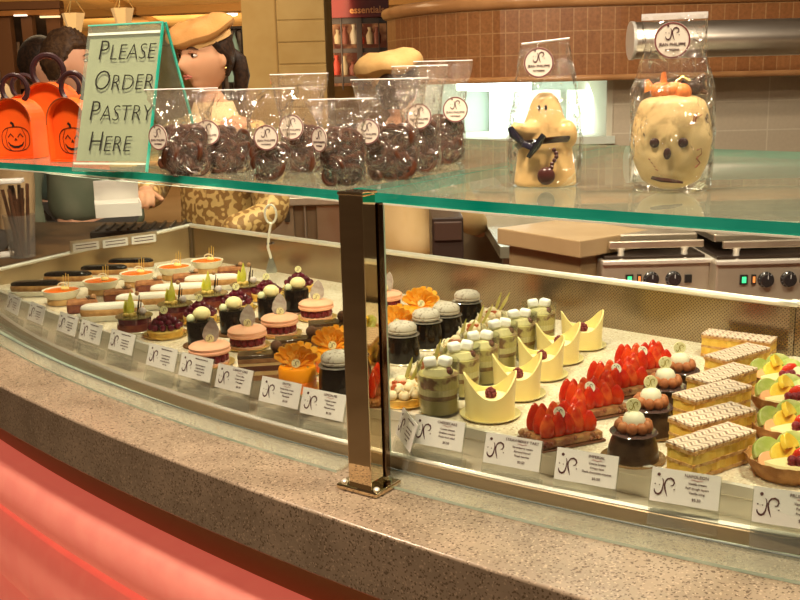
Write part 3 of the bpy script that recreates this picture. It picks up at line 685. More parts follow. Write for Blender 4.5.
pz=mk_speckle(); S=[sp(x,y,ZF+.058,rz=0) for x,y in((337,357),(371,342),(402,327),(426,314),(446,308),(467,295))]
place_all(pz,S,lambda i:'black cake topped with a white speckled macaron, '+['just left of the chrome post','directly behind the chrome post','nearest of the four right of the post','second of the row right of the post','third of the row right of the post','farthest back of its row'][i],'meringue-topped black cakes')
# --- shell-ringed caramel tarts
def mk_shell():
    e=empty('apple_ring_tart',None,'tart')
    b=MB(); b.lathe([(0,0),(.034,0),(.039,.004),(.0395,.005),(.038,.0045),(.034,.0015),(0,.0015)],36); b.build('foil_dish',goldfoil,e)
    b=MB(); b.lathe([(.030,.0015),(.032,.012),(0,.012)],36,fn=lambda r,z,a,k:(r*(1+.02*math.sin(20*a)),z)); b.build('tart_shell',custard,e)
    b=MB()
    for ring,(r,z,n,s_) in enumerate(((.025,.018,9,.0085),(.014,.026,6,.0085),(0,.033,1,.009))):
        for k in range(n):
            a=2*PI*k/n+.3*ring; b.sph((r*math.cos(a),r*math.sin(a),z),s_,10,sc=(1,1,.85))
    b.build('cream_balls',M('toasted_cream',(.88,.74,.50),.45,0,col2=(.78,.52,.24),scale=110,contrast=(.5,.7)),e)
    b=MB()
    for k in range(8):
        a=2*PI*k/8; b.tube([(.0265*math.cos(a+d)*.98,.0265*math.sin(a+d)*.98-.001,.020+.009*math.sin(PI*(d+.3)/.6)) for d in [(-.3+.1*q) for q in range(7)]],.0012,5)
    b.build('piped_arches',M('piping',(.93,.83,.62),.4),e)
    b=MB()
    for k in range(7): b.box((random.uniform(-.012,.012),-.014+random.uniform(-.004,.006),.027+random.uniform(0,.006)),(.006,.005,.005),rz=k)
    b.build('candied_cubes',M('candied',(.62,.14,.05),.3,coat=.5),e)
    b=MB()
    for x,a in((.006,.35),(.014,.6)):
        b.tube([(x,.004,.03),(x+math.sin(a)*.02,.004,.05),(x+math.sin(a)*.034,.004,.066)],[.003,.005,.0006],8,flat=.3)
    b.build('apple_leaf',M('apple_leaf',(.55,.50,.10),.4,0,col2=(.66,.58,.2),scale=50),e); return e
ps=mk_shell(); S=[sp(x,y,ZF+.012,rz=0) for x,y in((401,395),(430,375),(456,352),(474,336),(492,322))]
place_all(ps,S,lambda i:'gold-dished tart ringed with cream balls, '+ORD[i],'cream-ball tarts')
# --- layered dessert glasses with marshmallows
def mk_glass():
    e=empty('layered_dessert_glass',None,'dessert glass')
    b=MB(); b.lathe([(.0,0),(.027,0),(.028,.002),(.0295,.074),(.0282,.074),(.0268,.004),(0,.0035)],36); b.build('tumbler',pane('tumbler_glass',(.96,.97,.92),.02,1.45,diff=.02,diffcol=(.85,.8,.6)),e)
    z=.004
    for nm,h,mt in(('green_layer',.020,M('green_jelly',(.60,.50,.20),.35,0,col2=(.72,.60,.28),scale=60)),('biscuit_layer',.006,M('bisc_l',(.42,.24,.10),.7,0,col2=(.3,.14,.06),scale=120)),('cream_layer',.009,M('cr_l',(.82,.72,.42),.5)),('fruit_layer',.018,M('fr_l',(.66,.55,.24),.3,0,col2=(.25,.11,.07),scale=42,contrast=(.52,.60)))):
        b=MB(); r=.0264+.0006*z/.02; b.lathe([(0,z),(r,z),(r+.0002,z+h-.0004),(0,z+h-.0004)],32); b.build(nm,mt,e); z+=h
    mm=M('marshmallow',(.90,.88,.84),.75)
    for sx,an in((-1,.2),(1,-.3)):
        b=MB(); b.T=Matrix.Translation((sx*.0098,-.004+.003*sx,.074))@Matrix.Rotation(an,4,'Z')@Matrix.Rotation(.15*sx,4,'Y'); b.box((0,0,0),(.0175,.016,.013)); b.build('marshmallow',mm,e,bevel=.0035,seg=3)
    b=MB(); b.sph((.016,-.008,.062),.006,10); b.sph((-.01,.010,.060),.008,10); b.build('berries',M('gl_berry',(.12,.03,.03),.25,coat=.5),e); 
    b=MB(); b.lathe([(0,.057),(.022,.057),(.018,.066),(0,.068)],20); b.build('mousse',M('glass_mousse',(.74,.66,.38),.5),e)
    return e
pg=mk_glass(); S=[sp(x,y,ZF+.074,rz=0.1*((i*3)%5-2)) for i,(x,y) in enumerate(((438,361),(460,345.5),(480,335),(499,323),(519,313),(539,302.5)))]
place_all(pg,S,lambda i:'clear tumbler of layered green dessert with white marshmallows, '+ORD[i],'layered dessert glasses')
# --- white chocolate crown cakes
def mk_crown():
    e=empty('crown_cake',None,'cake')
    b=MB(); b.lathe([(0,0),(.036,0),(.041,.0035),(.0415,.0045),(.040,.004),(.036,.0015),(0,.0015)],40); b.build('foil_dish',M('pale_gold_dish',(.78,.70,.38),.3,.2),e)
    def top(a): return .0315+.031*abs(math.cos(a))**2.3
    def fo(r,z,a,k):
        q=abs(math.cos(a))**2.4
        return (r*(1+(.10*q if z>.03 else 0)), z)
    b=MB(); n=72; R=.0335; rings=[]
    for lv in range(6): 
        ring=[]
        for i in range(n):
            a=2*PI*i/n; t=lv/5; zt=top(a); z=.0015+(zt-.0015)*t; rr=R*(1+.08*(abs(math.cos(a))**3)*t*t)
            ring.append(b._v((rr*math.cos(a),rr*math.sin(a)*.98,z)))
        rings.append(ring)
    for lv in range(5,-1,-1):
        ring=[]
        for i in range(n):
            a=2*PI*i/n; t=lv/5; zt=top(a); z=.022+max(0,(zt-.022))*t-(.0006 if lv==5 else 0); rr=(R-.0022)*(1+.08*(abs(math.cos(a))**3)*t*t)
            ring.append(b._v((rr*math.cos(a),rr*math.sin(a)*.98,z)))
        rings.append(ring)
    for A,B in zip(rings,rings[1:]):
        for i in range(n): j=(i+1)%n; b.face([A[i],A[j],B[j],B[i]])
    b.face(rings[0][::-1]); b.face(rings[-1]); b.build('crown_shell',whitech,e,angle=60)
    b=MB(); b.lathe([(.0305,.022),(.030,.0265),(.018,.0285),(0,.030)],30); b.build('filling',M('crown_fill',(.93,.82,.46),.45),e)
    b=MB()
    for lay,(r,z,n_) in enumerate(((.0058,.0315,7),(.0062,.035,8),(.0048,.0385,6),(.002,.041,3))):
        for k in range(n_): a=2*PI*k/n_+lay*.4; b.sph((r*math.cos(a),-.008+r*math.sin(a),z),.0024,7)
    b.lathe([(.005,.029),(.005,.0395),(0,.040)],12,c=(0,-.008,0)); b.build('raspberry',M('raspberry',(.22,.04,.045),.45),e)
    return e
pc=mk_crown(); S=[sp(x,y,ZF+.034,rz=.02) for x,y in((490,392),(517,372.5),(541,354.5),(558,340),(582,327))]
place_all(pc,S,lambda i:'pale yellow crown-shaped cake with a raspberry, '+ORD[i],'white chocolate crown cakes')
# --- strawberry tarts
def mk_straw():
    e=empty('strawberry_tart',None,'tart'); L=.088;W=.058
    b=MB(); b.box((0,0,.0015),(L*1.06,W*1.1,.003)); b.build('board',M('choc_board',(.16,.06,.03),.25,coat=.5),e,bevel=.001)
    b=MB(); b.box((0,0,.008),(L,W,.010)); b.build('almond_crust',M('tart_crust',(.26,.07,.03),.35,0,col2=(.48,.24,.09),scale=70,bump=.8,bscale=140,coat=.4),e,bevel=.002)
    b=MB()
    for k in range(46):
        s=random.choice((-1,1)); 
        if random.random()<.6: x=random.uniform(-L/2,L/2); y=s*W/2
        else: x=s*L/2; y=random.uniform(-W/2,W/2)
        b.sph((x*.985,y*.985,random.uniform(.005,.013)),random.uniform(.002,.0034),6)
    b.build('crumble_edge',M('crumble',(.20,.03,.02),.25,0,col2=(.42,.18,.07),scale=60,coat=.6),e)
    for r in range(3):
        for k in range(5):
            b=MB(); x=-L/2+.013+k*(L-.026)/4+random.uniform(-.001,.001); y=-W/2+.012+r*.0165; h=.030+random.uniform(-.003,.004)+.0025*r; tl=random.uniform(-.12,.12)
            b.T=Matrix.Translation((x,y,.0125))@Matrix.Rotation(tl,4,'Y')@Matrix.Rotation(random.uniform(-.2,.02),4,'X')@Matrix.Rotation(random.uniform(-.3,.3),4,'Z')
            b.lathe([(0,0),(.0075,.001),(.0100,.006),(.0105,.013),(.0088,h*.62),(.005,h*.88),(.0018,h*.985),(0,h)],14,sy=.62)
            o=b.build('strawberry',[M('strawberry',(.58,.014,.008),.15,0,col2=(.80,.07,.012),scale=34,coat=.35,contrast=(.35,.62),bump=.25,bscale=260),M('strawberry_cut',(.80,.13,.03),.2,0,col2=(.62,.03,.012),scale=60,coat=.3)][(k*2+r)%3==0],e)
    b=MB(); b.T=Matrix.Translation((-.012,-.014,.042))@Matrix.Rotation(PI/2-.5,4,'X'); b.lathe([(0,-.0012),(.0075,-.0012),(.0075,.0012),(0,.0012)],18); b.build('logo_chip',M('chip_pale',(.88,.80,.62),.5),e)
    b=MB(); b.T=Matrix.Translation((-.012,-.014,.042))@Matrix.Rotation(PI/2-.5,4,'X'); logo(b,.008,.0013,axis='z'); b.build('monogram',inkdark,e)
    return e
pst=mk_straw(); S=[sp(x,y,ZF+.02,rz=.42) for x,y in((561,425),(591,399),(617,380),(643,362))]
place_all(pst,S,lambda i:'rectangular tart covered with glazed strawberries, '+ORD[i],'strawberry tarts')
# --- chocolate domes with caramel ring and cream
def mk_imperial():
    e=empty('chocolate_dome_cake',None,'cake')
    b=MB(); b.lathe([(0,0),(.035,0),(.039,.002),(.0385,.0032),(.034,.0016),(0,.0016)],40); b.build('gold_board',M('bronze_board',(.42,.24,.10),.25,.5),e)
    b=MB(); b.lathe([(.0300,.0016),(.0305,.005),(.0295,.014),(.0265,.025),(.0225,.033),(0,.034)],44); b.build('chocolate_dome',M('imp_dome',(.035,.017,.009),.3,0,col2=(.055,.028,.015),scale=90,bump=.2,bscale=240,coat=.3),e)
    b=MB(); b.lathe([(.0275,.0338),(.0285,.0346),(.0275,.0356),(0,.0358)],40); b.build('thin_disc',M('imp_disc',(.10,.055,.05),.12,0,coat=.8),e)
    b=MB()
    for k in range(9): a=2*PI*k/9+.17; b.sph((.0165*math.cos(a),.0165*math.sin(a),.0425),.0070,10,sc=(1,1,1.05))
    b.build('caramel_balls',M('caramel_choux',(.36,.11,.04),.5,0,col2=(.48,.18,.07),scale=60,bump=.15),e)
    b=MB(); b.lathe([(.013,.040),(.0135,.050),(.011,.056),(.006,.0595),(0,.0605)],26); b.build('cream_dome',M('imp_cream',(.86,.80,.62),.45),e)
    b=MB(); b.T=Matrix.Translation((-.001,.0,.067))@Matrix.Rotation(PI/2-.1,4,'X'); b.lathe([(0,-.0012),(.0086,-.0012),(.0086,.0012),(0,.0012)],20); b.build('logo_chip',M('chip_yellow',(.86,.80,.46),.5),e)
    b=MB(); b.T=Matrix.Translation((-.001,.0,.067))@Matrix.Rotation(PI/2-.1,4,'X'); logo(b,.010,.0013,axis='z'); b.build('monogram',M('gold_ink',(.35,.27,.03),.5),e)
    return e
pi_=mk_imperial(); S=[sp(x,y,ZF+.053,rz=0) for x,y in((634,417),(651,393),(665.5,373),(680,357.5))]
place_all(pi_,S,lambda i:'dark chocolate dome with caramel balls and cream, '+ORD[i],'chocolate domes with cream')
# --- napoleons
def icing_mat():
    mt,nt,b=nodes('feathered_icing'); N=nt.nodes; L=nt.links; tc=N.new('ShaderNodeTexCoord')
    w=N.new('ShaderNodeTexWave'); w.wave_type='BANDS'; w.bands_direction='X'; w.inputs['Scale'].default_value=26; w.inputs['Distortion'].default_value=1.6; w.inputs['Detail'].default_value=2; w.inputs['Detail Scale'].default_value=3
    # chevron: offset x by triangle wave of y
    s=N.new('ShaderNodeSeparateXYZ'); L.new(tc.outputs['Object'],s.inputs[0])
    pg_=N.new('ShaderNodeMath'); pg_.operation='PINGPONG'; pg_.inputs[1].default_value=.0075; L.new(s.outputs[1],pg_.inputs[0])
    mu=N.new('ShaderNodeMath'); mu.operation='MULTIPLY_ADD'; mu.inputs[1].default_value=.8; L.new(pg_.outputs[0],mu.inputs[0]); L.new(s.outputs[0],mu.inputs[2])
    c=N.new('ShaderNodeCombineXYZ'); L.new(mu.outputs[0],c.inputs[0]); L.new(c.outputs[0],w.inputs['Vector'])
    r=ramp(nt,[(0,(.20,.09,.05)),(.09,(.42,.24,.16)),(.22,(.72,.54,.40)),(.55,(.88,.78,.66)),(.8,(.78,.62,.48)),(1,(.64,.40,.28))]); L.new(w.outputs['Fac'],r.inputs[0]); L.new(r.outputs[0],b.inputs['Base Color'])
    b.inputs['Roughness'].default_value=.4; return mt
fic=icing_mat()
def mk_nap():
    e=empty('napoleon_slice',None,'pastry slice'); L=.108;W=.039
    pf=M('puff_pastry',(.52,.24,.07),.6,0,col2=(.70,.42,.16),scale=130,bump=.8,bscale=200); cu=M('pastry_cream',(.90,.62,.13),.45,0,col2=(.80,.48,.07),scale=40,sss=.1)
    def lay(nm,z,h,mt,dx=0,j=0):
        b=MB(); n=16; pts=[]
        for k in range(n): pts.append((-L/2+L*k/n,-W/2+random.uniform(-j,j)-dx))
        for k in range(6): pts.append((L/2+random.uniform(-j,j)+dx,-W/2+W*k/6))
        for k in range(n): pts.append((L/2-L*k/n,W/2+random.uniform(-j,j)+dx))
        for k in range(6): pts.append((-L/2+random.uniform(-j,j)-dx,W/2-W*k/6))
        b.prism(pts,z,z+h); return b.build(nm,mt,e,smooth=False)
    lay('puff_layer',.0005,.0035,pf,.0007,.0012); lay('custard_layer',.004,.0088,cu,-.0004,.0011); lay('puff_layer',.0128,.0032,pf,.0006,.0014)
    lay('custard_layer',.0160,.0100,cu,-.0003,.0011); lay('puff_layer',.0260,.0034,pf,.0012,.0009)
    o=lay('icing',.0294,.0020,fic,.0006,.0007); e.scale=(1,1,1.2); return e
pn=mk_nap(); S=[]
nap=[((689,453),(760,430)),((691,427),(757,410)),((690,403),(757,385)),((705,385),(762,367)),((727,361),(770,348)),((700,334),(772,343))]
for i,(a,b_2) in enumerate(nap):
    A=at(*a,ZF+.037);B=at(*b_2,ZF+.037); d=(B-A); d.z=0; yaw=math.atan2(d.y,d.x); L_=d.length; n_=Vector((-math.sin(yaw),math.cos(yaw),0)); c=(A+B)/2+n_*.0195
    S.append((c.x,c.y,ZF+.0005,yaw)); pass
place_all(pn,S,lambda i:'cream slice with brown-feathered white icing, '+ORD[i],'feather-iced cream slices')
# --- fruit tarts
def mk_fruit():
    e=empty('fruit_tart',None,'tart')
    b=MB(); b.lathe([(.030,0),(.038,.012),(.0405,.020),(.0395,.020),(.036,.012),(0,.010)],40,fn=lambda r,z,a,k:(r*(1+.035*math.sin(14*a)),z)); b.build('puff_shell',crust,e)
    b=MB(); b.lathe([(.036,.012),(.030,.019),(0,.021)],26); b.build('pastry_cream',M('pc2',(.85,.70,.35),.4),e)
    def wedge(nm,mt,x,y,z,rz,sx,ry,rx=.9):
        b=MB(); b.T=Matrix.Translation((x,y,z))@Matrix.Rotation(rz,4,'Z')@Matrix.Rotation(rx,4,'X')@Matrix.Rotation(ry,4,'Y')
        b.prism([(sx*math.cos(a),sx*1.1*math.sin(a)) for a in [PI*k/8 for k in range(9)]],-.003,.003); b.build(nm,mt,e,bevel=.001)
    melon=M('melon',(.38,.44,.10),.25,0,col2=(.62,.60,.26),scale=40,coat=.6); org=M('orange_fruit',(.88,.55,.05),.2,0,col2=(.92,.66,.10),scale=50,coat=.6); pch=M('papaya',(.85,.42,.20),.25,0,coat=.6)
    wedge('melon_slice',melon,-.016,.004,.018,.3,.019,0); wedge('melon_slice',melon,.012,.014,.020,-.2,.019,0); wedge('kiwi_slice',M('kiwi',(.42,.52,.12),.2,0,col2=(.62,.66,.28),scale=80,coat=.6),.022,.004,.018,-.5,.016,0)
    wedge('orange_slice',org,-.004,-.004,.018,.1,.016,0); wedge('orange_slice',org,.006,.004,.026,.5,.015,.3)
    wedge('papaya_slice',pch,-.018,-.012,.014,.2,.016,0,.5)
    b=MB(); b.T=Matrix.Translation((.010,-.012,.026))@Matrix.Rotation(1.3,4,'Y'); b.lathe([(0,-.012),(.006,-.006),(.008,.002),(.005,.010),(0,.012)],12,sy=.7); b.build('strawberry',M('straw_red',(.72,.04,.02),.15,coat=.8),e)
    b=MB()
    for k in range(7): b.sph((-.004+.0065*(k%4),-.022-.002*(k%2),.018+.006*(k//4)),.0048,9)
    b.build('raspberries',M('rasp2',(.30,.03,.045),.3,0,col2=(.2,.02,.03),scale=200,bump=.6),e)
    b=MB(); b.T=Matrix.Translation((.020,-.020,.022))@Matrix.Rotation(.8,4,'X'); b.lathe([(0,-.0025),(.009,-.0025),(.0095,0),(.009,.0025),(0,.0025)],18); b.build('banana_slice',M('banana',(.88,.78,.50),.4),e)
    return e
pft=mk_fruit(); S=[sp(x,y,ZF+.015,rz=.1+.5*i) for i,(x,y) in enumerate(((787,462),(788,428),(784,399),(776,377)))]
for i,s_ in enumerate(S): S[i]=(s_[0],s_[1],s_[2],.15*(i%2))
S=[s_+(1.12,) for s_ in S]
place_all(pft,S,lambda i:'colourful mixed fruit tart in pastry shell, '+ORD[i],'mixed fruit tarts')
# ------------------------------------------------------------------ things on the glass shelf
def ss(x,y): q=at(x,y,ZS); return Vector((q.x,q.y,ZS+.0006))
# --- sign
q=ss(109,172)
sg=empty('counter_sign','tall clear acrylic tent sign reading PLEASE ORDER PASTRY HERE','sign',q,-.38)
tilt=Matrix.Rotation(-18*D2R,4,'X'); HS=.236; WS=.140
signp=pane('sign_acrylic',(.86,.92,.86),.06,1.45,diff=.10,diffcol=(.7,.78,.68)); edgeg=M('acrylic_edge',(.02,.33,.24),.2,0,col2=(.10,.50,.38),scale=20,coat=.4)
b=MB(); b.T=tilt; b.box((0,0,HS/2),(WS,.004,HS)); o=b.build('front_panel',signp,sg,smooth=False)
b=MB(); b.T=tilt; b.box((WS/2,0,HS/2),(.0022,.0048,HS)); b.box((0,0,HS),(WS+.002,.0048,.0022)); b.build('green_edge',edgeg,sg,smooth=False)
ap=tilt@Vector((0,0,HS)); 
b=MB(); back_t=Matrix.Translation((.004,ap.y,ap.z))@Matrix.Rotation(20*D2R,4,'X'); b.T=back_t; b.box((0,0,-.117),(WS,.004,.234)); b.build('back_panel',signp,sg,smooth=False)
b=MB(); b.T=back_t; b.box((WS/2,0,-.117),(.0022,.0048,.234)); b.build('green_edge',edgeg,sg,smooth=False)
b=MB(); b.T=tilt; b.box((0,.0025,HS/2),(WS-.006,.0008,HS-.034)); b.build('paper_insert',M('sage_paper',(.51,.46,.34),.7,0,col2=(.54,.49,.37),scale=8),sg,smooth=False)
for zz,hh in((HS-.015,.004),(.012,.003)):
    b=MB(); b.T=tilt; b.box((0,-.0024,zz),(WS-.004,.0006,hh)); b.build('tape_line',M('pale_line',(.62,.72,.62),.3),sg,smooth=False)
for k,(w,x) in enumerate((('PLEASE',.004),('ORDER',.004),('PASTRY',-.001),('HERE',.002))):
    z=.192-k*.0490
    x0=[-.046,-.048,-.050,-.045][k]; first=text('letter',w[0],.047,inkblack,sg,tilt@Vector((x0,-.0026,z+.001)),rot=(PI/2-18*D2R,0,0),align='LEFT',ext=.0003,bold=-.0009,shear=.10,sx=.86); fw=max(v.co.x for v in first.data.vertices)*.86
    text('letters',w[1:],.037,inkblack,sg,tilt@Vector((x0+fw+.001,-.0026,z-.0028)),rot=(PI/2-18*D2R,0,0),align='LEFT',ext=.0003,bold=-.0008,shear=.10,sx=.90)
# --- orange pumpkin treat boxes
def mk_box(face=True):
    e=empty('pumpkin_treat_box',None,'treat box'); W=.076; Hh=.104; Dp=.055
    def arch(w,h,n=18): 
        r=w/2; return [(-r,0)]+[(r*math.cos(PI-PI*k/n),h-r*1.05+r*1.05*math.sin(PI*k/n)) for k in range(n+1)]+[(r,0)]
    O=arch(W,Hh); I=arch(W-.004,Hh-.002); org=M('orange_card',(.86,.115,.012),.5,0,col2=(.80,.09,.010),scale=12)
    b=MB(); n=len(O)
    fo=[b._v((x,-Dp/2,z)) for x,z in O]; bo=[b._v((x,Dp/2,z)) for x,z in O]; fi=[b._v((x,-Dp/2,max(z,.0015))) for x,z in I]; bi=[b._v((x,-Dp/2+.014,max(z,.0015))) for x,z in I]
    for i in range(n):
        j=(i+1)%n; b.face([fo[i],fo[j],bo[j],bo[i]]); b.face([fo[i],fi[i],fi[j],fo[j]]); b.face([fi[i],bi[i],bi[j],fi[j]])
    b.face(bo[::-1]); b.face(bi); b.build('box_body',org,e,smooth=False)
    b=MB(); b.tube([(x,-Dp/2-.0005,z) for x,z in O[1:-1]],.0009,6); b.build('rim_line',M('brown_rim',(.25,.06,.02),.4),e)
    b=MB(); z0=-Dp/2+.0135
    def st(p,w=.0011,cl=False): b.stroke(p,w,z0,th=.0004,axis='y',closed=cl)
    if face:
        cx,cz=0,.034
        st([(cx+.026*math.copysign(abs(math.cos(a))**.75,math.cos(a)),cz+.021*math.copysign(abs(math.sin(a))**.75,math.sin(a))) for a in [2*PI*k/30 for k in range(30)]],cl=True)
        st([(cx-.013,cz+.018),(cx-.019,cz+.004),(cx-.017,cz-.012),(cx-.010,cz-.020)],.0007); st([(cx+.013,cz+.018),(cx+.019,cz+.004),(cx+.017,cz-.012),(cx+.010,cz-.020)],.0007)
        st([(cx-.002,cz+.020),(cx-.003,cz+.026),(cx-.007,cz+.029)],.004)
        for sx in(-1,1): st([(cx+sx*.014,cz+.003),(cx+sx*.009,cz+.009),(cx+sx*.004,cz+.003)],.0016)
        st([(cx-.0018,cz-.003),(cx,cz+.001),(cx+.0018,cz-.003)],.0022)
        st([(cx-.015,cz-.005),(cx-.011,cz-.011),(cx-.004,cz-.014),(cx+.004,cz-.014),(cx+.011,cz-.011),(cx+.015,cz-.005)],[.0006,.003,.004,.004,.003,.0006])
    else:
        st([(-.006,.042),(0,.046),(.006,.042)],.003); st([(0,.044),(0,.034)],.003); st([(-.004,.036),(.005,.033)],.002)
    b.build('printed_pumpkin' if face else 'printed_bat',inkblack,e)
    b=MB(); R=.024; b.tube([(R*math.cos(a),0,Hh+R*.65+R*math.sin(a)) for a in [-PI/2-.1+k*2*PI/26*.999 for k in range(26)]],.0045,8,closed=True,flat=1.0); b.build('black_handle',M('black_card',(.03,.012,.014),.35),e)
    b=MB(); b.box((0,0,.002),(W*.9,Dp*.9,.003)); b.build('base',org,e,smooth=False)
    return e
p1=mk_box(True); p2=mk_box(False)
q=ss(22,158); p1.location=q; p1.rotation_euler=(0,0,-.15); p1.scale=(1.08,)*3
tag(p1,'small orange arched treat box printed with a smiling pumpkin, at the far left front',None,'orange treat boxes')
q=ss(80,161); c=copy_tree(p1); c.location=q; c.rotation_euler=(0,0,-.35); tag(c,'orange pumpkin-faced treat box half hidden by the acrylic sign',None,'orange treat boxes')
q=ss(56,152); p2.location=q; p2.scale=(1.38,1.2,1.36); p2.rotation_euler=(0,0,-.1); tag(p2,'larger orange arched treat box between the two pumpkin-faced boxes',None,'orange treat boxes')
for (x,y,s_,r,l) in((30,146,1.12,.1,'orange treat box with black ring handle behind the leftmost pumpkin-faced box'),(-2,148,1.0,.2,"orange treat box cut by the photo's left edge"),(74,143,1.1,-.2,'orange treat box farthest back beside the sign')):
    c=copy_tree(p2); c.location=ss(x,y); c.scale=(s_,)*3; c.rotation_euler=(0,0,r); tag(c,l,None,'orange treat boxes')
# --- cellophane bags of chocolate pretzels
def pretzel_pts():
    P=[]
    for k in range(25):
        t=-1+2*k/24
        a=t*PI*1.18
        x=.0165*math.sin(a)*(1-.12*abs(t)); z=-.0135*math.cos(a)*(1 if abs(t)<.6 else 1)
        if abs(t)>.62:
            u=(abs(t)-.62)/.38; s=1 if t>0 else -1
            x0=.0165*math.sin(.62*PI*1.18)*.93; z0=-.0135*math.cos(.62*PI*1.18)
            x=s*(x0*(1-u)+(-.0075)*u+.004*math.sin(u*PI)); z=z0*(1-u)+(-.0095)*u+.006*math.sin(u*PI)
        P.append((x,.0022*math.sin(t*7),z))
    return P
b=MB(); b.tube(pretzel_pts(),.0042,8); pz_me=b.build('pretzel',mchoc2)
pz_me['label']='glossy dark chocolate-dipped pretzel inside a cellophane bag'; pz_me['category']='pretzel'; pz_me['group']='chocolate pretzels in the bags'
pz_used=[False]
def bag_mesh(b,W,Dp,hb,Ht,flare=1.15,seed=0,pinch=.92):
    rr=random.Random(seed); n=36; lv=[(0,.86),(.004,.97),(hb*.3,1.0),(hb*.7,1.0),(hb*.95,.97),(hb*1.12,.95)]; m_=8
    rings=[]
    Z=[z for z,_ in lv]+[hb*1.12+(Ht-hb*1.12)*k/m_ for k in range(1,m_+1)]
    for li,z in enumerate(Z):
        if li<len(lv): w=W*lv[li][1]; d=Dp*lv[li][1]
        else:
            u=(z-hb*1.12)/(Ht-hb*1.12); w=W*(.95*(1-u)+flare*u-(1-pinch)*math.sin(u*PI)*.6); d=Dp*(.95*(1-u)**1.3)+.003
        ring=[]
        for i in range(n):
            a=2*PI*i/n; ca,sa=math.cos(a),math.sin(a)
            e_=.75; x=w/2*math.copysign(abs(ca)**e_,ca); y=d/2*math.copysign(abs(sa)**e_,sa)
            j=.0022 if li>2 else .0005
            if li==len(Z)-1: j=.0006
            x+=rr.uniform(-j,j); y+=rr.uniform(-j,j)*(1.6 if li>5 else 1); ring.append(b._v((x,y,z+(rr.uniform(-j,j) if li>3 else 0))))
        rings.append(ring)
    for A,B in zip(rings,rings[1:]):
        for i in range(n): j=(i+1)%n; b.face([A[i],A[j],B[j],B[i]])
    b.face(rings[0][::-1])
def round_tag(e,loc,r,rx=PI/2,rz=0,txt=True):
    T=Matrix.Translation(loc)@Matrix.Rotation(rz,4,'Z')@Matrix.Rotation(rx,4,'X')
    b=MB(); b.T=T; b.lathe([(0,-.0003),(r,-.0003),(r,.0003),(0,.0003)],32); lab=b.build('round_label',M('label_paper',(.80,.72,.62),.5),e,smooth=False)
    b=MB(); b.T=T; b.stroke([(r*.94*math.cos(2*PI*k/40),r*.94*math.sin(2*PI*k/40)) for k in range(40)],r*.09,.0004,th=.0002,closed=True); b.build('label_border',M('label_brown',(.20,.06,.06),.5),lab)
    b=MB(); b.T=T; logo(b,r*.72,.0004,axis='z',cy=r*.38); b.build('monogram',inkdark,lab)
    if txt:
        o=text('lettering','JEAN PHILIPPE',r*.235,inkdark,lab,(0,0,0)); o.matrix_local=T@Matrix.Translation((0,-r*.22,.0005))
        o=text('lettering','PATISSERIE',r*.16,inkdark,lab,(0,0,0)); o.matrix_local=T@Matrix.Translation((0,-r*.52,.0005))
bags=[(184,176,.066,.105,.052,(-.026,.048,.5),'leftmost bag of chocolate pretzels, right beside the acrylic sign'),
(228,173,.058,.100,.048,(-.022,.050,-.1),'second bag of chocolate pretzels from the left'),
(270,180,.050,.110,.046,(.002,.052,0),'third bag of chocolate pretzels, round label facing front'),
(302,172,.052,.118,.048,(-.008,.055,.1),'fourth bag of chocolate pretzels, set behind the third'),
(343,186,.058,.105,.062,(-.028,.058,.9),'front bag of chocolate pretzels standing over the chrome post'),
(392,180,.070,.122,.058,(-.026,.060,.1),'large bag of chocolate pretzels just right of the one over the post'),
(422,172,.050,.128,.058,(0,.068,0),'bag of chocolate pretzels second from the right end of the row'),
(445,164,.052,.124,.050,(.012,.066,.2),'rightmost bag of chocolate pretzels, farthest back')]
for i,(x,y,W,Ht,hb,lb,lab) in enumerate(bags):
    q=ss(x,y); k=q.length and (q.y/1.25)
    W*=k; Ht*=k; hb*=k
    q.y+=.02
    e=empty('cellophane_bag',lab,'bag of pretzels',q,-.05+.1*math.sin(i*2)); e['group']='pretzel bags on the shelf'
    Dp=.042*k
    b=MB(); bag_mesh(b,W,Dp,hb,Ht,1.42 if i!=4 else 1.6,seed=i+3); b.build('cellophane',film,e,angle=80)
    if i in(1,3,6): lb=(lb[0],lb[1],lb[2])
    round_tag(e,(lb[0]*k,-Dp/2-.005,lb[1]*k),.0155*k,rz=lb[2]*-1)
    b=MB(); b.tube([(-W*.70,0,Ht+.0005),(W*.70,0,Ht+.0005)],.0008,6); b.build('top_seal',M('seal_white',(.85,.82,.8),.3),e)
    # pretzels
    Rz=Matrix.Rotation(e.rotation_euler.z,3,'Z'); rows=max(3,int(hb/.0115)); 
    for r in range(rows):
        for c_ in range(2 if W<.06 else 3):
            for d_ in range(1 if r%2 else 2):
                if pz_used[0]: o=pz_me.copy(); COL.objects.link(o)
                else: o=pz_me; pz_used[0]=True
                xo=((c_-.5) if W<.06 else (c_-1)*.5)*(W-.036*k)+random.uniform(-.002,.002); 
                o.location=q+Rz@Vector((xo,(d_-.5)*Dp*.42,.0125*k+r*(hb-.018*k)/max(1,rows-1)*.98)); sc=.88*k if W>.052 else .78*k; o.scale=(sc,)*3
                o.rotation_euler=(random.uniform(-.5,.5),random.uniform(-2.8,2.8),random.uniform(-.5,.5))
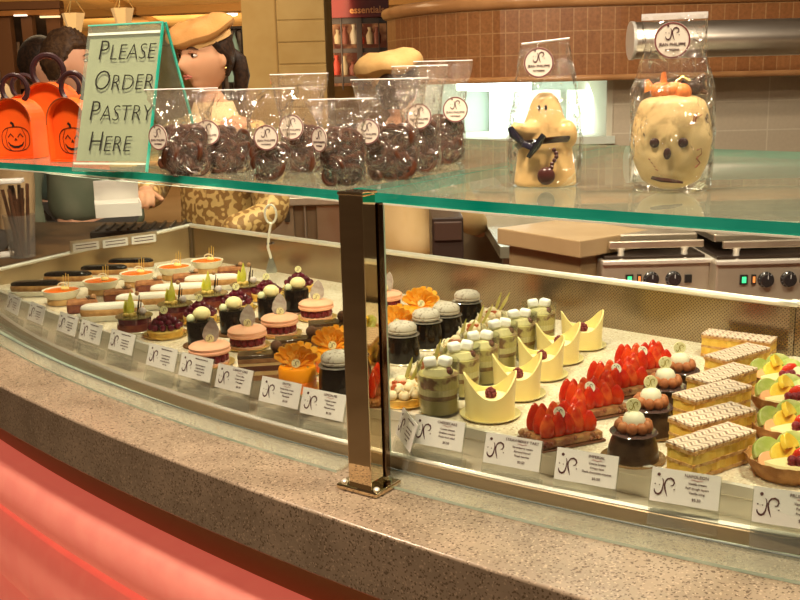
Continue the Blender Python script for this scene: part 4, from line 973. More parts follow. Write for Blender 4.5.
# --- bagged white chocolate ghost
skm=M('skull_choc',(.74,.57,.29),.4,0,col2=(.66,.48,.22),scale=22,coat=.1,bump=.15,bscale=70)
gw=M('ghost_choc',(.74,.51,.22),.35,0,col2=(.68,.45,.18),scale=14,coat=.3,bump=.15,bscale=60)
q=ss(548,188); q.y+=.028
g=empty('chocolate_ghost','pale chocolate ghost figure tied with a dark belt inside a clear bag','chocolate figure',q,-.12)
b=MB()
b.lathe([(0,0),(.036,0),(.0375,.004),(.034,.03),(.0315,.048),(.031,.056),(.027,.070),(.0215,.084),(.0185,.094),(.0145,.103),(.008,.109),(0,.111)],40,sy=.72,fn=lambda r,z,a,k:(r*(1+.03*math.sin(5*a+1)*(1 if z<.04 else .3)),z))
b.sph((.0245,-.006,.060),.0165,16,sc=(.85,.8,1.1)); b.tube([(-.014,-.008,.066),(-.028,-.016,.066),(-.038,-.022,.072)],[.014,.0095,.006],12)
body=b.build('ghost_body',gw,g); rm=body.modifiers.new('r','REMESH'); rm.mode='VOXEL'; rm.voxel_size=.0016; rm.use_smooth_shade=True; sm=body.modifiers.new('s','SMOOTH'); sm.iterations=6
b=MB(); 
for dx in(-.0035,.0045): b.sph((dx-.004,-.0142,.0925),.0022,8,sc=(.8,.5,1.5))
b.build('eyes',inkblack,g)
b=MB(); b.tube([(.0335*math.cos(a),-.002+.0262*math.sin(a),.050-.006*math.cos(a*1.0-2.2)) for a in [2*PI*k/30 for k in range(30)]],.0042,8,closed=True,flat=.35); b.build('dark_belt',dchoc,g)
b=MB(); b.tube([(-.002,-.034,.062),(-.010,-.036,.050),(-.020,-.034,.036)],[.0045,.006,.0035],8,flat=.4); b.tube([(-.026,-.022,.052),(-.038,-.026,.064),(-.041,-.027,.071)],[.004,.006,.004],8,flat=.6); b.tube([(-.012,-.032,.046),(-.026,-.030,.052)],.005,8,flat=.5); b.build('ribbon_bow',M('black_ribbon',(.02,.018,.03),.12,coat=1),g)
b=MB()
for k in range(6): b.sph((.010+.003*math.sin(k),-.0285-.0008*k,.044-.004*k),.0028,7)
b.sph((.001,-.033,.014),.0105,16,sc=(1,.6,1)); b.build('ball_and_chain',M('ghost_ball',(.06,.018,.015),.3,coat=.4),g)
b=MB(); bag_mesh(b,.088,.062,.075,.168,.62,seed=41,pinch=1.0); b.build('clear_bag',film_clear,g,angle=80)
round_tag(g,(-.008,-.016,.144),.0175,rx=PI/2-.1,rz=.05)
b=MB(); b.tube([(-.028,0,.166),(.028,0,.171)],.0012,6); b.build('top_seal',M('seal_white',(.85,.82,.8),.3),g)
# --- bagged skull
q=ss(677,193); q.y+=.030
s_=empty('chocolate_skull','yellowish chocolate skull with candy pumpkin and black figure on top inside a bag','chocolate figure',q,-.30)
def skf(p):
    x,y,z=p
    k=1.0
    if z<-.15: k=1-.25*min(1,(-z-.15)/.7)
    x*=k; y*=(1-.25*max(0,-z))
    fr=max(0,-y)
    for ex in(-.36,.30): y+=.16*math.exp(-((x-ex)**2+(z-.02)**2)/.018)*(1 if fr>0 else 0)
    y+=.10*math.exp(-((x+.02)**2+(z+.24)**2)/.008)*(1 if fr>0 else 0)
    y-=.06*math.exp(-((x)**2/.12+(z+.62)**2/.03))*(1 if fr>0 else 0)
    for ex in(-.5,.5): x+=math.copysign(.04*math.exp(-((z+.12)**2)/.02),ex)*(abs(x)>.3)
    if z>.62: z=.62+(z-.62)*.35
    if z<-.55: z=-.55+(z+.55)*.35
    return Vector((x,y,z))
b=MB(); b.sph((0,0,.0523),.058,56,sc=(.76,.66,1.27),fn=skf); b.build('skull_body',skm,s_)
dk=M('socket_dark',(.05,.02,.018),.35)
b=MB()
for ex in(-.0165,.0135): b.sph((ex,-.0335,.0545),.0054,12,sc=(1,.45,1))
b.sph((-.0025,-.0375,.0430),.0050,10,sc=(.85,.4,1.3)); b.build('sockets',dk,s_)
b=MB(); b.tube([(-.0185,-.0325,.0165),(-.008,-.0365,.0145),(.003,-.0370,.0135),(.015,-.0345,.0115)],[.0022,.0030,.0028,.0014],8,flat=.6); b.build('mouth',M('mouth_matte',(.045,.018,.012),.8,spec=.1),s_)
b=MB()
for k in range(4): b.tube([(-.028+k*.003,-.0245-.001*k,.040-.004*k),(-.021+k*.003,-.031,.036-.004*k)],.0005,5)
for k in range(5): b.tube([(.015+k*.0026,-.0335+.001*k,.068+.002*k),(.0135+k*.0026+.003,-.031+.001*k,.078+.002*k)],.0006,5)
b.tube([(.013,-.0345,.072),(.032,-.024,.084)],.0005,5); b.tube([(.028,-.0285,.046),(.032,-.025,.048),(.033,-.023,.042),(.028,-.0275,.037),(.032,-.024,.032),(.027,-.0265,.027)],.0008,5); b.build('stitches',M('stitch_red',(.30,.08,.04),.5),s_)
Zt=.106
b=MB()
for k in range(7): a=k*2*PI/7; b.sph((-.006+.010*math.cos(a),.005*math.sin(a)-.006,Zt+.004),.0095,12,sc=(1,1,.95))
b.tube([(-.024,-.008,Zt+.004),(-.028,-.008,Zt+.016)],[.007,.002],8); b.tube([(-.010,-.006,Zt+.008),(-.010,-.006,Zt+.024)],[.005,.002],8); b.sph((.010,-.010,Zt+.001),.0105,12); b.build('candy_pumpkin',M('candy_orange',(.88,.27,.06),.3,coat=.5),s_)
b=MB(); b.sph((.022,0,Zt+.006),.0105,12,sc=(1,.7,.8)); b.tube([(.024,0,Zt+.008),(.028,0,Zt+.016),(.033,0,Zt+.020)],[.006,.004,.002],8); b.tube([(.026,0,Zt+.004),(.036,0,Zt)],[.004,.002],8); b.tube([(.013,0,Zt+.008),(.008,0,Zt+.014)],[.004,.002],8); b.build('black_figure',M('candy_black',(.05,.03,.02),.35,0,col2=(.12,.06,.03),scale=80),s_)
b=MB(); b.tube([(.003,0,Zt+.012),(.010,0,Zt+.018),(.018,0,Zt+.013)],[.003,.004,.003],8,flat=.4); b.build('gold_ribbon',goldfoil,s_)
b=MB(); bag_mesh(b,.092,.080,.100,.190,.76,seed=77,pinch=.80); b.build('clear_bag',film_clear,s_,angle=80)
round_tag(s_,(-.002,-.016,.163),.0195,rx=PI/2-.05,rz=.22)
b=MB(); b.box((-.001,0,.189),(.070,.002,.007)); b.build('folded_top',M('fold_white',(.80,.77,.76),.3),s_,smooth=False)
# --- serving tongs hooked on the back wall of the case
q=at(271,243,ZT+.008)
t=empty('serving_tongs','white-handled steel cake server hooked over the case back wall','cake server',(q.x,q.y-.012,ZT+.004),.0)
b=MB(); b.tube([(.004+.013*math.cos(a),0,.072+.021*math.sin(a)) for a in [-PI/2+2*PI*k/24 for k in range(24)]],.0026,8,closed=True); b.tube([(.004,0,.051),(-.001,0,.030),(-.004,0,.012),(-.006,0,-.004),(-.002,0,-.020),(.0,-.002,-.030)],.003,8); b.build('ring_handle',M('handle_white',(.78,.74,.64),.3,.2),t)
b=MB(); b.prism([(-.004,0),(.004,0),(.013,-.03),(.010,-.036),(-.010,-.036),(-.013,-.03)],-.001,.001)
o=b.build('blade',M('blade_steel',(.50,.56,.52),.25,.8),t,smooth=False); o.rotation_euler=(PI/2,0,0); o.location=(0,-.003,-.027)
b=MB(); b.tube([(-.010,0,.004),(.004,0,.006),(.006,.012,.004)],.0025,8); b.build('hook',dchoc,t)
# rail bracket with small tickets on the end wall
q=at(143,240,1.14); dirw=(wl-wc).normalized(); ang=math.atan2(-dirw.y,-dirw.x)
br=empty('ticket_rail','narrow steel rail with small printed strips fixed on the case end wall','rail',(0,0,0))
p0=wc+dirw*.10; p1_=wc+dirw*.33; nrm=Vector((-dirw.y,dirw.x)); 
nrm= nrm if nrm.dot(Vector((1,-.6)))>0 else -nrm
pc_=(p0+p1_)/2+nrm*.006; tz=ZT-.014
b=MB(); b.box((pc_.x,pc_.y,tz),(.23,.004,.026),rz=ang); b.build('back_plate',steel_b,br,smooth=False)
for k in range(3):
    pk_=p0+(p1_-p0)*(k+.5)/3+nrm*.010; b=MB(); b.box((pk_.x,pk_.y,tz-.004),(.066,.0015,.020),rz=ang); b.build('printed_strip',whitep,br,smooth=False)
    b=MB()
    for r in range(2): b.box((pk_.x+nrm.x*.0012,pk_.y+nrm.y*.0012,tz+.001-r*.008),(.052,.001,.0018),rz=ang)
    b.build('print',inkdark,br,smooth=False)
# ------------------------------------------------------------------ people
def skin_mesh(nodes_,edges,root=0,sub=1):
    bm=bmesh.new(); lay=bm.verts.layers.skin.verify(); V=[]
    for i,(p,r) in enumerate(nodes_):
        v=bm.verts.new(p); v[lay].radius=(r if isinstance(r,tuple) else (r,r)); v[lay].use_root=(i==root); V.append(v)
    for a,b in edges: bm.edges.new((V[a],V[b]))
    me=bpy.data.meshes.new('sk'); bm.to_mesh(me); bm.free(); o=bpy.data.objects.new('sk',me); COL.objects.link(o)
    m1=o.modifiers.new('skin','SKIN'); m1.branch_smoothing=.6
    s1=o.modifiers.new('sub','SUBSURF'); s1.levels=sub; s1.render_levels=sub
    dg=bpy.context.evaluated_depsgraph_get(); out=bpy.data.meshes.new_from_object(o.evaluated_get(dg)); bpy.data.objects.remove(o); return out
def join_meshes(ms,name,mat,parent=None,vox=.005,smooth=4):
    bm=bmesh.new()
    for me,T in ms:
        n=len(bm.verts); bm.from_mesh(me); bm.verts.ensure_lookup_table()
        if T is not None: bmesh.ops.transform(bm,matrix=T,verts=bm.verts[n:])
    me=bpy.data.meshes.new(name); bm.to_mesh(me); bm.free(); me.materials.append(mat); o=bpy.data.objects.new(name,me); COL.objects.link(o)
    for p in me.polygons: p.use_smooth=True; p.material_index=0
    if parent: o.parent=parent
    if vox:
        r=o.modifiers.new('remesh','REMESH'); r.mode='VOXEL'; r.voxel_size=vox; r.use_smooth_shade=True
        s=o.modifiers.new('smooth','SMOOTH'); s.iterations=smooth; s.factor=.5
    return o
def G(d2,s): return math.exp(-d2/(2*s*s))
def headf(p):
    # unit sphere direction -> head surface in metres (face towards -y, centre at ears height)
    x,y,z=p.x,p.y,p.z
    X=x*.074; Y=y*(.088 if y<0 else .100); Z=z*.118
    if z<0: X*=1-.40*(-z)**1.6; Y*=1-(.10 if y<0 else .38)*(-z)**1.3
    if y<0:
        f=min(1,-y*2)
        Y-=f*.024*G((X/.011)**2+((Z+.030)/.016)**2,1.0)          # nose tip
        Y-=f*.012*G((X/.009)**2+((Z+.008)/.022)**2,1.0)          # bridge
        for s in(-1,1):
            Y+=f*.009*G(((X-s*.030)/.014)**2+((Z-.006)/.010)**2,1.0)   # sockets
            Y-=f*.004*G(((X-s*.036)/.016)**2+((Z+.030)/.018)**2,1.0)   # cheeks
        Y-=f*.005*G((X/.035)**2+((Z-.024)/.008)**2,1.0)          # brow
        Y-=f*.006*G((X/.018)**2+((Z+.062)/.009)**2,1.0)          # lips
        Y+=f*.003*G((X/.02)**2+((Z+.076)/.005)**2,1.0)
        Y-=f*.010*G((X/.018)**2+((Z+.096)/.014)**2,1.0)          # chin
    return Vector((X,Y,Z))
def tomesh(b):
    bmesh.ops.recalc_face_normals(b.bm,faces=b.bm.faces); me=bpy.data.meshes.new('t'); b.bm.to_mesh(me); b.bm.free(); return me
def hand_nodes(w,d,nrm,s,curl=.5):
    """wrist w, pointing direction d, palm normal nrm, s=+1 thumb side sign"""
    d=d.normalized(); nrm=(nrm-d*nrm.dot(d)).normalized(); side=d.cross(nrm)*s
    N=[(w,.024),(w+d*.03,(.026,.018)),(w+d*.075,(.030,.014))]; E=[(0,1),(1,2)]
    for k,L in enumerate((.070,.080,.074,.058)):
        r=w+d*.070+side*(.027-.018*k); i=len(N); a=0; p=r; prev=2
        N.append((r,.0095)); E.append((2,i)); prev=i
        for q in range(3):
            a+=curl*(.5+.3*q); v=(d*math.cos(a)-nrm*math.sin(a)); p=p+v*L*(.42,.32,.26)[q]; N.append((p,.0085-.001*q)); E.append((prev,len(N)-1)); prev=len(N)-1
    r=w+d*.025+side*.022; N.append((r,.012)); E.append((1,len(N)-1)); prev=len(N)-1; p=r
    for q in range(2): p=p+(d*.75+side*.6-nrm*curl*.5)*(.034,.026)[q]; N.append((p,.0100-.001*q)); E.append((prev,len(N)-1)); prev=len(N)-1
    return N,E
def person(label,loc,yaw,scale,arms,skin,top,bottom,headyaw=0,headpitch=0,lean=0,vox=.006,face=True,hairfn=None,hairmat=None,collar=None,toproot=1.0):
    """arms: dict side-> (elbow, wrist, palm normal, curl)"""
    J=lambda z,y=0,x=0: Vector((x,y+lean*max(0,z-.95),z))
    N=[(J(.96),(.150,.105)),(J(1.10),(.125,.090)),(J(1.26),(.150,.100)),(J(1.38),(.130,.085)),(J(1.455,.012),.052),(J(1.53,-.005),.047)]
    E=[(0,1),(1,2),(2,3),(3,4),(4,5)]
    for s in(-1,1):
        i=len(N); N+=[(J(1.385,.01,s*.165),.050),(Vector(arms[s][0]),.040),(Vector(arms[s][1]),.027)]; E+=[(3,i),(i,i+1),(i+1,i+2)]
        w=Vector(arms[s][1]); d=w-Vector(arms[s][0]); hn,he=hand_nodes(w+d.normalized()*.01,d,Vector(arms[s][2]),s*1,arms[s][3]); o=len(N)
        N+=hn; E+=[(a+o,b_+o) for a,b_ in he]; E.append((i+2,o))
        j=len(N); N+=[(J(.90,0,s*.085),.095),(Vector((s*.10,-.01,.50)),.062),(Vector((s*.10,.02,.09)),.040),(Vector((s*.11,-.10,.035)),.034)]; E+=[(0,j),(j,j+1),(j+1,j+2),(j+2,j+3)]
    me=skin_mesh(N,E,0,1)
    e=empty('person',label,'person',loc,yaw); e.scale=(scale,)*3
    hc=J(1.625,-.015); HM=Matrix.Translation(hc)@Matrix.Rotation(headyaw,4,'Z')@Matrix.Rotation(headpitch,4,'X')
    b=MB(); b.sph((0,0,0),1,64,fn=headf); 
    for s in(-1,1):
        b.sph((s*.073,.012,-.006),.026,12,sc=(.32,.62,1.15),R=Matrix.Rotation(s*.25,3,'Z')); b.sph((s*.070,.010,-.028),.010,8,sc=(.6,.7,1))
    head=tomesh(b)
    body=join_meshes([(me,None),(head,HM)],'body',skin,e,vox)
    # clothing
    def cloth(name,idx_nodes,edges,mat,root=0,grow=.019):
        nn=[(p,(tuple(q+grow for q in r) if isinstance(r,tuple) else r+grow)) for p,r in idx_nodes]
        m_=skin_mesh(nn,edges,root,2); return join_meshes([(m_,None)],name,mat,e,0)
    T=[(J(.93),(.150,.105)),(J(1.10),(.128,.092)),(J(1.26),(.150,.100)),(J(1.375),(.130,.085)),(J(1.44,.01),.052)]; TE=[(0,1),(1,2),(2,3),(3,4)]
    for s in(-1,1):
        el=Vector(arms[s][0]); w=Vector(arms[s][1]); i=len(T); T+=[(J(1.385,.01,s*.165),.052),(el,.044),(el+(w-el)*.86,.034)]; TE+=[(3,i),(i,i+1),(i+1,i+2)]
    cloth('top_garment',T,TE,top)
    B=[(J(.97),(.145,.10))]; BE=[]
    for s in(-1,1): j=len(B); B+=[(J(.90,0,s*.085),.098),(Vector((s*.10,-.01,.50)),.068),(Vector((s*.10,.02,.10)),.055)]; BE+=[(0,j),(j,j+1),(j+1,j+2)]
    cloth('trousers',B,BE,bottom)
    b=MB()
    for s in(-1,1): b.T=Matrix.Identity(4); b.sph((s*.11,-.055,.035),.05,14,sc=(.95,2.3,.7))
    b.build('shoes',M('shoe_black',(.03,.03,.03),.5),e)
    def H(p): return HM@Vector(p)
    if face:
        for s in(-1,1):
            b=MB(); b.T=HM; b.sph((s*.031,-.0725,.004),.0120,14,sc=(1.15,.8,.50)); ey=b.build('eye',M('eye_white',(.75,.70,.66),.25),e)
            b=MB(); b.T=HM; b.sph((s*.031,-.0788,.0040),.0070,12,sc=(1,.62,.85)); b.build('iris',M('iris_dark',(.035,.018,.01),.1),ey)
            b=MB(); b.T=HM; b.tube([(s*.014,-.0805,.010),(s*.024,-.0845,.0145),(s*.036,-.0815,.0145),(s*.046,-.0715,.008)],[.0020,.0042,.0042,.0018],8,flat=.8); b.build('eyelid',M('lid_'+skin.name,(.36,.17,.09),.5),e)
            b=MB(); b.T=HM; b.tube([(s*.014,-.0865,.023),(s*.026,-.087,.0295),(s*.040,-.079,.028),(s*.050,-.068,.021)],[.0022,.0034,.0028,.001],8,flat=.5); b.build('eyebrow',M('brow_dark',(.06,.03,.02),.7),e)
        b=MB(); b.T=HM; b.tube([(-.022,-.0800,-.063),(-.010,-.0885,-.0585),(0,-.0895,-.060),(.010,-.0885,-.0585),(.022,-.0800,-.063)],[.001,.0035,.003,.0035,.001],8); b.tube([(-.019,-.080,-.0645),(0,-.0895,-.0675),(.019,-.080,-.0645)],[.001,.0042,.001],8); b.build('lips',M('lips',(.52,.16,.12),.4),e)
    if hairfn: 
        b=MB(); b.T=HM; hairfn(b); o=b.build('hair',hairmat,e); 
    return e,HM
def cap_hair(b,back=-.05,front=.045,thick=.012,wild=.0,cap=9):
    rr=random.Random(5)
    def f(p):
        q=headf(p); 
        n=Vector((p.x,p.y,p.z)); t=thick
        lim=front if p.y<-.35 else (front+(back-front)*min(1,(p.y+.35)/.8))
        if q.z<lim: return q*.86
        if q.z>cap: return q*.95
        return q*(1+(t+wild*math.sin(p.x*17+p.z*11)*math.sin(p.z*23+p.y*13))/.1)
    b.sph((0,0,0),1,56,fn=f)
hairdark=M('dark_hair',(.018,.010,.007),.4,0,col2=(.045,.022,.012),scale=80,bump=.6,bscale=200)
brown_hair=M('brown_hair',(.05,.024,.012),.55,0,col2=(.09,.045,.02),scale=60,bump=.9,bscale=120)
skinw=M('skin_warm',(.62,.33,.19),.5,sss=.15); skinm=M('skin_pink',(.66,.34,.21),.5,sss=.15)
hatm=M('beret_cloth',(.55,.28,.095),.8,0,col2=(.49,.24,.07),scale=14,bump=.4,bscale=180)
def beret(parent,HM,mat,tiltx=0,tilty=0,off=(0,0,0),R=.125,zs=1.0):
    b=MB(); b.T=HM@Matrix.Translation(off)@Matrix.Rotation(tilty,4,'Y')@Matrix.Rotation(tiltx,4,'X')@Matrix.Translation((0,0,.04))@Matrix.Scale(zs,4,(0,0,1))@Matrix.Translation((0,0,-.04))
    def fn(r,z,a,k): return (r*(1+.035*math.sin(3*a+1)+.02*math.sin(7*a)),z+(.008*math.sin(2*a+.5)+.004*math.sin(5*a) if r>.03 else 0))
    b.lathe([(.080,.036),(.084,.050),(.098,.056),(R*.97,.066),(R,.078),(R*.95,.092),(R*.78,.107),(R*.5,.117),(R*.2,.121),(0,.121)],44,sy=1.08,fn=fn); o=b.build('beret',mat,parent)
    b=MB(); b.T=HM@Matrix.Translation(off)@Matrix.Rotation(tilty,4,'Y')@Matrix.Rotation(tiltx,4,'X'); b.lathe([(.081,.032),(.0835,.034),(.0855,.048),(.082,.050)],44,sy=1.10); b.build('beret_band',M('band_cloth',(.66,.40,.16),.8),o)
# woman serving
Yw=3.35; hx=atd(201,60,Yw)
brocade=M('gold_brocade',(.30,.16,.05),.45,.15,col2=(.66,.45,.17),scale=62,contrast=(.47,.53),detail=0,bump=.3,bscale=60)
def whair(b):
    cap_hair(b,back=-.07,front=.055,thick=.009,cap=.062)
    b.tube([(.0,.098,.01),(.012,.128,-.02),(.016,.135,-.07),(.010,.128,-.12),(.012,.120,-.16)],[.024,.030,.028,.022,.006],12)
    for s in(-1,1): b.tube([(s*.070,-.028,.050),(s*.077,-.005,.020),(s*.079,.022,-.006),(s*.070,.045,-.03)],[.010,.012,.010,.006],8,flat=.5)
sc=1.0
wb=hx+Vector((.02,.03,0)); wz=hx.z-1.625+.012
w,HM=person('woman in a tan beret and gold brocade top, turned left behind the counter',(wb.x,wb.y,wz),-.50,1.0,
 {-1:((-.26,-.05,1.17),(-.09,-.25,1.20),(0,0,1),.9),1:((.26,-.03,1.12),(.16,-.24,1.06),(0,0,1),.8)},skinw,brocade,M('tan_trousers',(.45,.30,.14),.8),headyaw=-.20,headpitch=.04,vox=.0045,hairfn=whair,hairmat=hairdark)
beret(w,HM,hatm,tiltx=.30,tilty=-.05,off=(0,.016,.012),R=.112,zs=.9)
b=MB(); b.T=HM; b.sph((.078,.014,-.040),.004,8); b.sph((-.078,.014,-.040),.004,8); b.build('earring',goldfoil,w)
# collar
b=MB(); b.T=Matrix.Identity(4); b.lathe([(.085,1.40),(.070,1.44),(.062,1.475),(.066,1.478),(.078,1.445),(.095,1.402)],32,c=(0,.01,0),sy=.95); b.build('collar',M('cream_collar',(.80,.62,.34),.8),w)
# second worker (back turned, beret, tan shirt)
Y2=3.9; h2=atd(396,78,Y2)
def h2air(b): cap_hair(b,back=-.09,front=.05,thick=.014,cap=.075)
w2,HM2=person('worker in a tan beret and tan shirt with back turned, behind the bagged pretzels',(h2.x+.0,h2.y,h2.z-1.66),PI-.6,1.0,
 {-1:((-.26,-.10,1.12),(-.16,-.34,1.06),(0,0,1),.6),1:((.26,-.10,1.12),(.16,-.34,1.06),(0,0,1),.6)},skinw,M('tan_shirt',(.70,.50,.25),.8,0,col2=(.64,.44,.20),scale=9,bump=.5,bscale=14),M('tan_trousers',(.45,.30,.14),.8),headyaw=.3,headpitch=.25,vox=.007,hairfn=h2air,hairmat=hairdark)
beret(w2,HM2,M('beret_pale',(.58,.36,.14),.8,0,col2=(.52,.31,.11),scale=14,bump=.5,bscale=120),tiltx=-.22,tilty=.22,off=(.01,.0,-.012),R=.135,zs=1.35)
# customers at the left
Y3=4.3; h3=atd(67,62,Y3)
def h3air(b): cap_hair(b,back=-.07,front=.05,thick=.018,wild=.006)
m3,HM3=person('young man with short brown hair and pale blue collar, facing right at far left',(h3.x,h3.y,h3.z-1.625),.95,1.0,
 {-1:((-.25,.02,1.10),(-.26,-.06,.86),(1,0,0),.4),1:((.25,.02,1.10),(.26,-.06,.86),(-1,0,0),.4)},skinm,M('olive_jacket',(.12,.14,.09),.8,0,col2=(.17,.18,.12),scale=8),M('dark_trousers',(.06,.055,.05),.8),headyaw=.7,vox=.007,hairfn=h3air,hairmat=brown_hair)
b=MB(); b.lathe([(.150,1.385),(.115,1.42),(.070,1.455),(.060,1.485),(.064,1.488),(.080,1.455),(.125,1.425),(.158,1.39)],32,c=(0,.01,0),sy=.72); b.build('collar',M('pale_blue_cloth',(.50,.66,.72),.8),m3)
Y4=5.0; h4=atd(40,64,Y4)
m4,HM4=person('person with black hair and dark green jacket behind the young man',(h4.x,h4.y,h4.z-1.625),.9,1.0,
 {-1:((-.25,.02,1.10),(-.26,-.06,.86),(1,0,0),.4),1:((.25,.02,1.10),(.26,-.06,.86),(-1,0,0),.4)},skinm,M('dark_green_jacket',(.06,.10,.08),.8),M('dark_trousers',(.06,.055,.05),.8),headyaw=.7,vox=.009,face=False,hairfn=lambda b:cap_hair(b,back=-.09,front=.05,thick=.016),hairmat=hairdark)
Y5=3.2; h5=atd(-70,22,Y5)
m5,HM5=person("person in a beige sweater at the photo's left edge, only one shoulder showing",(h5.x,h5.y,h5.z-1.66),.3,1.04,
 {-1:((-.19,.04,1.10),(-.17,-.02,.86),(1,0,0),.4),1:((.19,.04,1.10),(.17,-.02,.86),(-1,0,0),.4)},skinm,M('beige_sweater',(.46,.32,.17),.9,0,col2=(.40,.27,.14),scale=10),M('dark_trousers',(.06,.055,.05),.8),headyaw=.3,vox=.009,face=False,hairfn=lambda b:cap_hair(b),hairmat=hairdark)
# box in the serving woman's hand and things on the side counter
q=atd(118,208,3.0)
bx=empty('pastry_box','open white cardboard pastry box held in front of the serving woman','box',(q.x,q.y,q.z-.02),.3)
b=MB(); b.box((0,0,.002),(.13,.12,.003)); 
for (c,d) in(((-.065,0,.02),(.002,.12,.04)),((.065,0,.02),(.002,.12,.04)),((0,.06,.02),(.13,.002,.04)),((0,-.06,.02),(.13,.002,.04))): b.box(c,d)
b.build('tray',whitep,bx,smooth=False)
b=MB(); b.T=Matrix.Translation((0,.06,.04))@Matrix.Rotation(.5,4,'X'); b.box((0,.0,.035),(.13,.002,.07)); b.build('lid',whitep,bx,smooth=False)
# ------------------------------------------------------------------ room and background
woodm=M('dark_wood',(.075,.038,.018),.4,0,col2=(.13,.07,.03),scale=9)
b=MB(); b.box((0,10,-.02),(60,50,.04)); struct(b.build('floor',M('mall_floor',(.30,.22,.14),.3,0,col2=(.36,.27,.18),scale=2),smooth=False))
b=MB(); b.box((-2,25,3.02),(44,32,.05)); struct(b.build('ceiling',M('gold_ceiling',(.62,.38,.13),.6,0,col2=(.70,.45,.18),scale=2),smooth=False))
for k in range(5):
    b=MB(); b.box((-9+k*3.3,25,2.93),(.35,30,.14),rz=.12); struct(b.build('trim_%d'%(k+1),M('beam_gold',(.40,.22,.07),.5),smooth=False))
for k in range(3):
    b=MB(); b.box((-4,13+k*7,2.93),(30,.5,.14),rz=-.2); struct(b.build('trim_%d'%(k+6),M('beam_gold',(.40,.22,.07),.5),smooth=False))
b=MB(); b.box((0,40,1.6),(60,.2,3.4)); struct(b.build('wall_back',M('mall_wall',(.50,.30,.11),.7,0,col2=(.26,.14,.05),scale=.8),smooth=False))
# side counter at the left behind the end wall
def quad_top(name,pts,z,th,mat,parent=None):
    b=MB(); b.prism([(p.x,p.y) for p in pts],z-th,z); return b.build(name,mat,parent,smooth=False,bevel=.004)
c4=[at(-120,300,1.03),at(60,262,1.03),at(165,241,1.03),at(180,222,1.03),at(-160,222,1.03)]
o=quad_top('side_counter',c4,1.03,.06,woodm); tag(o,'dark brown wooden counter top behind the left end of the pastry case','counter')
b=MB(); cc=sum((p for p in c4),Vector())/5; b.box((cc.x-.25,cc.y+.20,.485),(.6,.4,.97)); b.build('counter_base',woodm,o,smooth=False)
# cup with dark sticks
q=at(23,257,1.03)
cup=empty('clear_cup','clear plastic cup holding long dark chocolate sticks, left of the case','cup',(q.x,q.y,1.0305))
b=MB(); b.lathe([(0,0),(.036,0),(.046,.125),(.0475,.127),(.0445,.127),(.0345,.003),(0,.003)],36); b.build('cup_wall',pane('cup_plastic',(.90,.88,.84),.05,1.4,diff=.08),cup)
for k in range(14):
    r=random.uniform(0,.026); a=random.uniform(0,6.28); p=Vector((r*math.cos(a),r*math.sin(a),.004)); tt=Vector((random.uniform(-.025,.025),random.uniform(-.02,.02),random.uniform(.16,.215)))
    b=MB(); b.tube([p,p+tt*.5,p+tt],.0052,7); o=b.build('chocolate_stick',mchoc); o.location=cup.location; o['label']='dark chocolate stick standing in the clear cup'; o['category']='chocolate stick'; o['group']='chocolate sticks in the cup'
b=MB(); b.box((q.x-.12,q.y+.03,1.032),(.16,.10,.003),rz=.3); tag(b.build('paper_sheet',whitep,smooth=False),'white paper sheet lying beside the clear cup at far left','paper')
q=atd(8,181,2.6); b=MB(); b.box((0,0,0),(.07,.06,.012),rz=.2); o=b.build('paper_lid',whitep,smooth=False,bevel=.003); o.name='crumpled_paper'; o.location=(cup.location.x-.01,cup.location.y-.01,1.03+.228); tag(o,'crumpled white paper resting on top of the sticks in the cup','paper')
q=at(138,226,1.09)
tr=empty('ribbed_grill','black ribbed grill plate on the side counter beside the serving woman','grill plate',(q.x,q.y+.05,1.031),.1)
b=MB(); b.box((0,0,.025),(.30,.16,.05)); b.build('plate_body',M('cast_black',(.03,.025,.02),.4),tr,bevel=.004)
for k in range(9):
    b=MB(); b.box((-.13+.0325*k,0,.054),(.008,.15,.009)); b.build('rib',M('cast_black2',(.05,.04,.03),.35),tr,bevel=.002)
# back counter with steel cabinets
ZC=1.0
def px(x,y,Y): return atd(x,y,Y)
bc=empty('steel_cabinet','brushed steel kitchen cabinets with dark handle slots behind the serving staff','cabinet',(0,0,0))
A=px(250,240,4.35);B_=px(505,240,4.35)
b=MB(); b.box(((A.x+B_.x)/2,4.65,.50),(B_.x-A.x,.6,1.0)); b.build('cabinet_body',M('cab_brown',(.30,.22,.13),.4,.6),bc,smooth=False)
def panel(x0,y0,x1,y1,Y,mat,name,parent,th=.015):
    a=px(x0,y0,Y); c=px(x1,y1,Y); b=MB(); b.box(((a.x+c.x)/2,Y,(a.z+c.z)/2),(abs(c.x-a.x),th,abs(a.z-c.z))); return b.build(name,mat,parent,smooth=False,bevel=.003)
cabm=M('cab_steel',(.52,.42,.28),.35,.75,col2=(.46,.36,.23),scale=3)
for x0,x1 in((262,298),(316,356)):
    d_=panel(x0,205,x1,300,4.33,cabm,'cabinet_door',bc)
    if x0==262: panel(284,207,290,222,4.31,M('slot_black',(.05,.035,.02),.4),'handle_slot',d_)
panel(303,196,310,300,4.32,steel_b,'upright',bc)
b=MB(); b.box(((A.x+B_.x)/2,4.62,1.02),(B_.x-A.x+.04,.66,.035)); b.build('worktop',steel_b,bc,smooth=False,bevel=.004)
dkc=empty('black_cabinet','low black equipment cabinet right of the back-turned worker','cabinet',(0,0,0))
a=px(432,218,3.15);c=px(464,275,3.15); b=MB(); b.box(((a.x+c.x)/2,3.30,a.z/2),(c.x-a.x,.3,a.z)); b.build('cabinet_body',M('cab_black',(.04,.025,.02),.4),dkc,smooth=False,bevel=.004)
panel(434,222,462,240,3.145,M('cab_black_panel',(.07,.04,.03),.3),'front_panel',dkc)
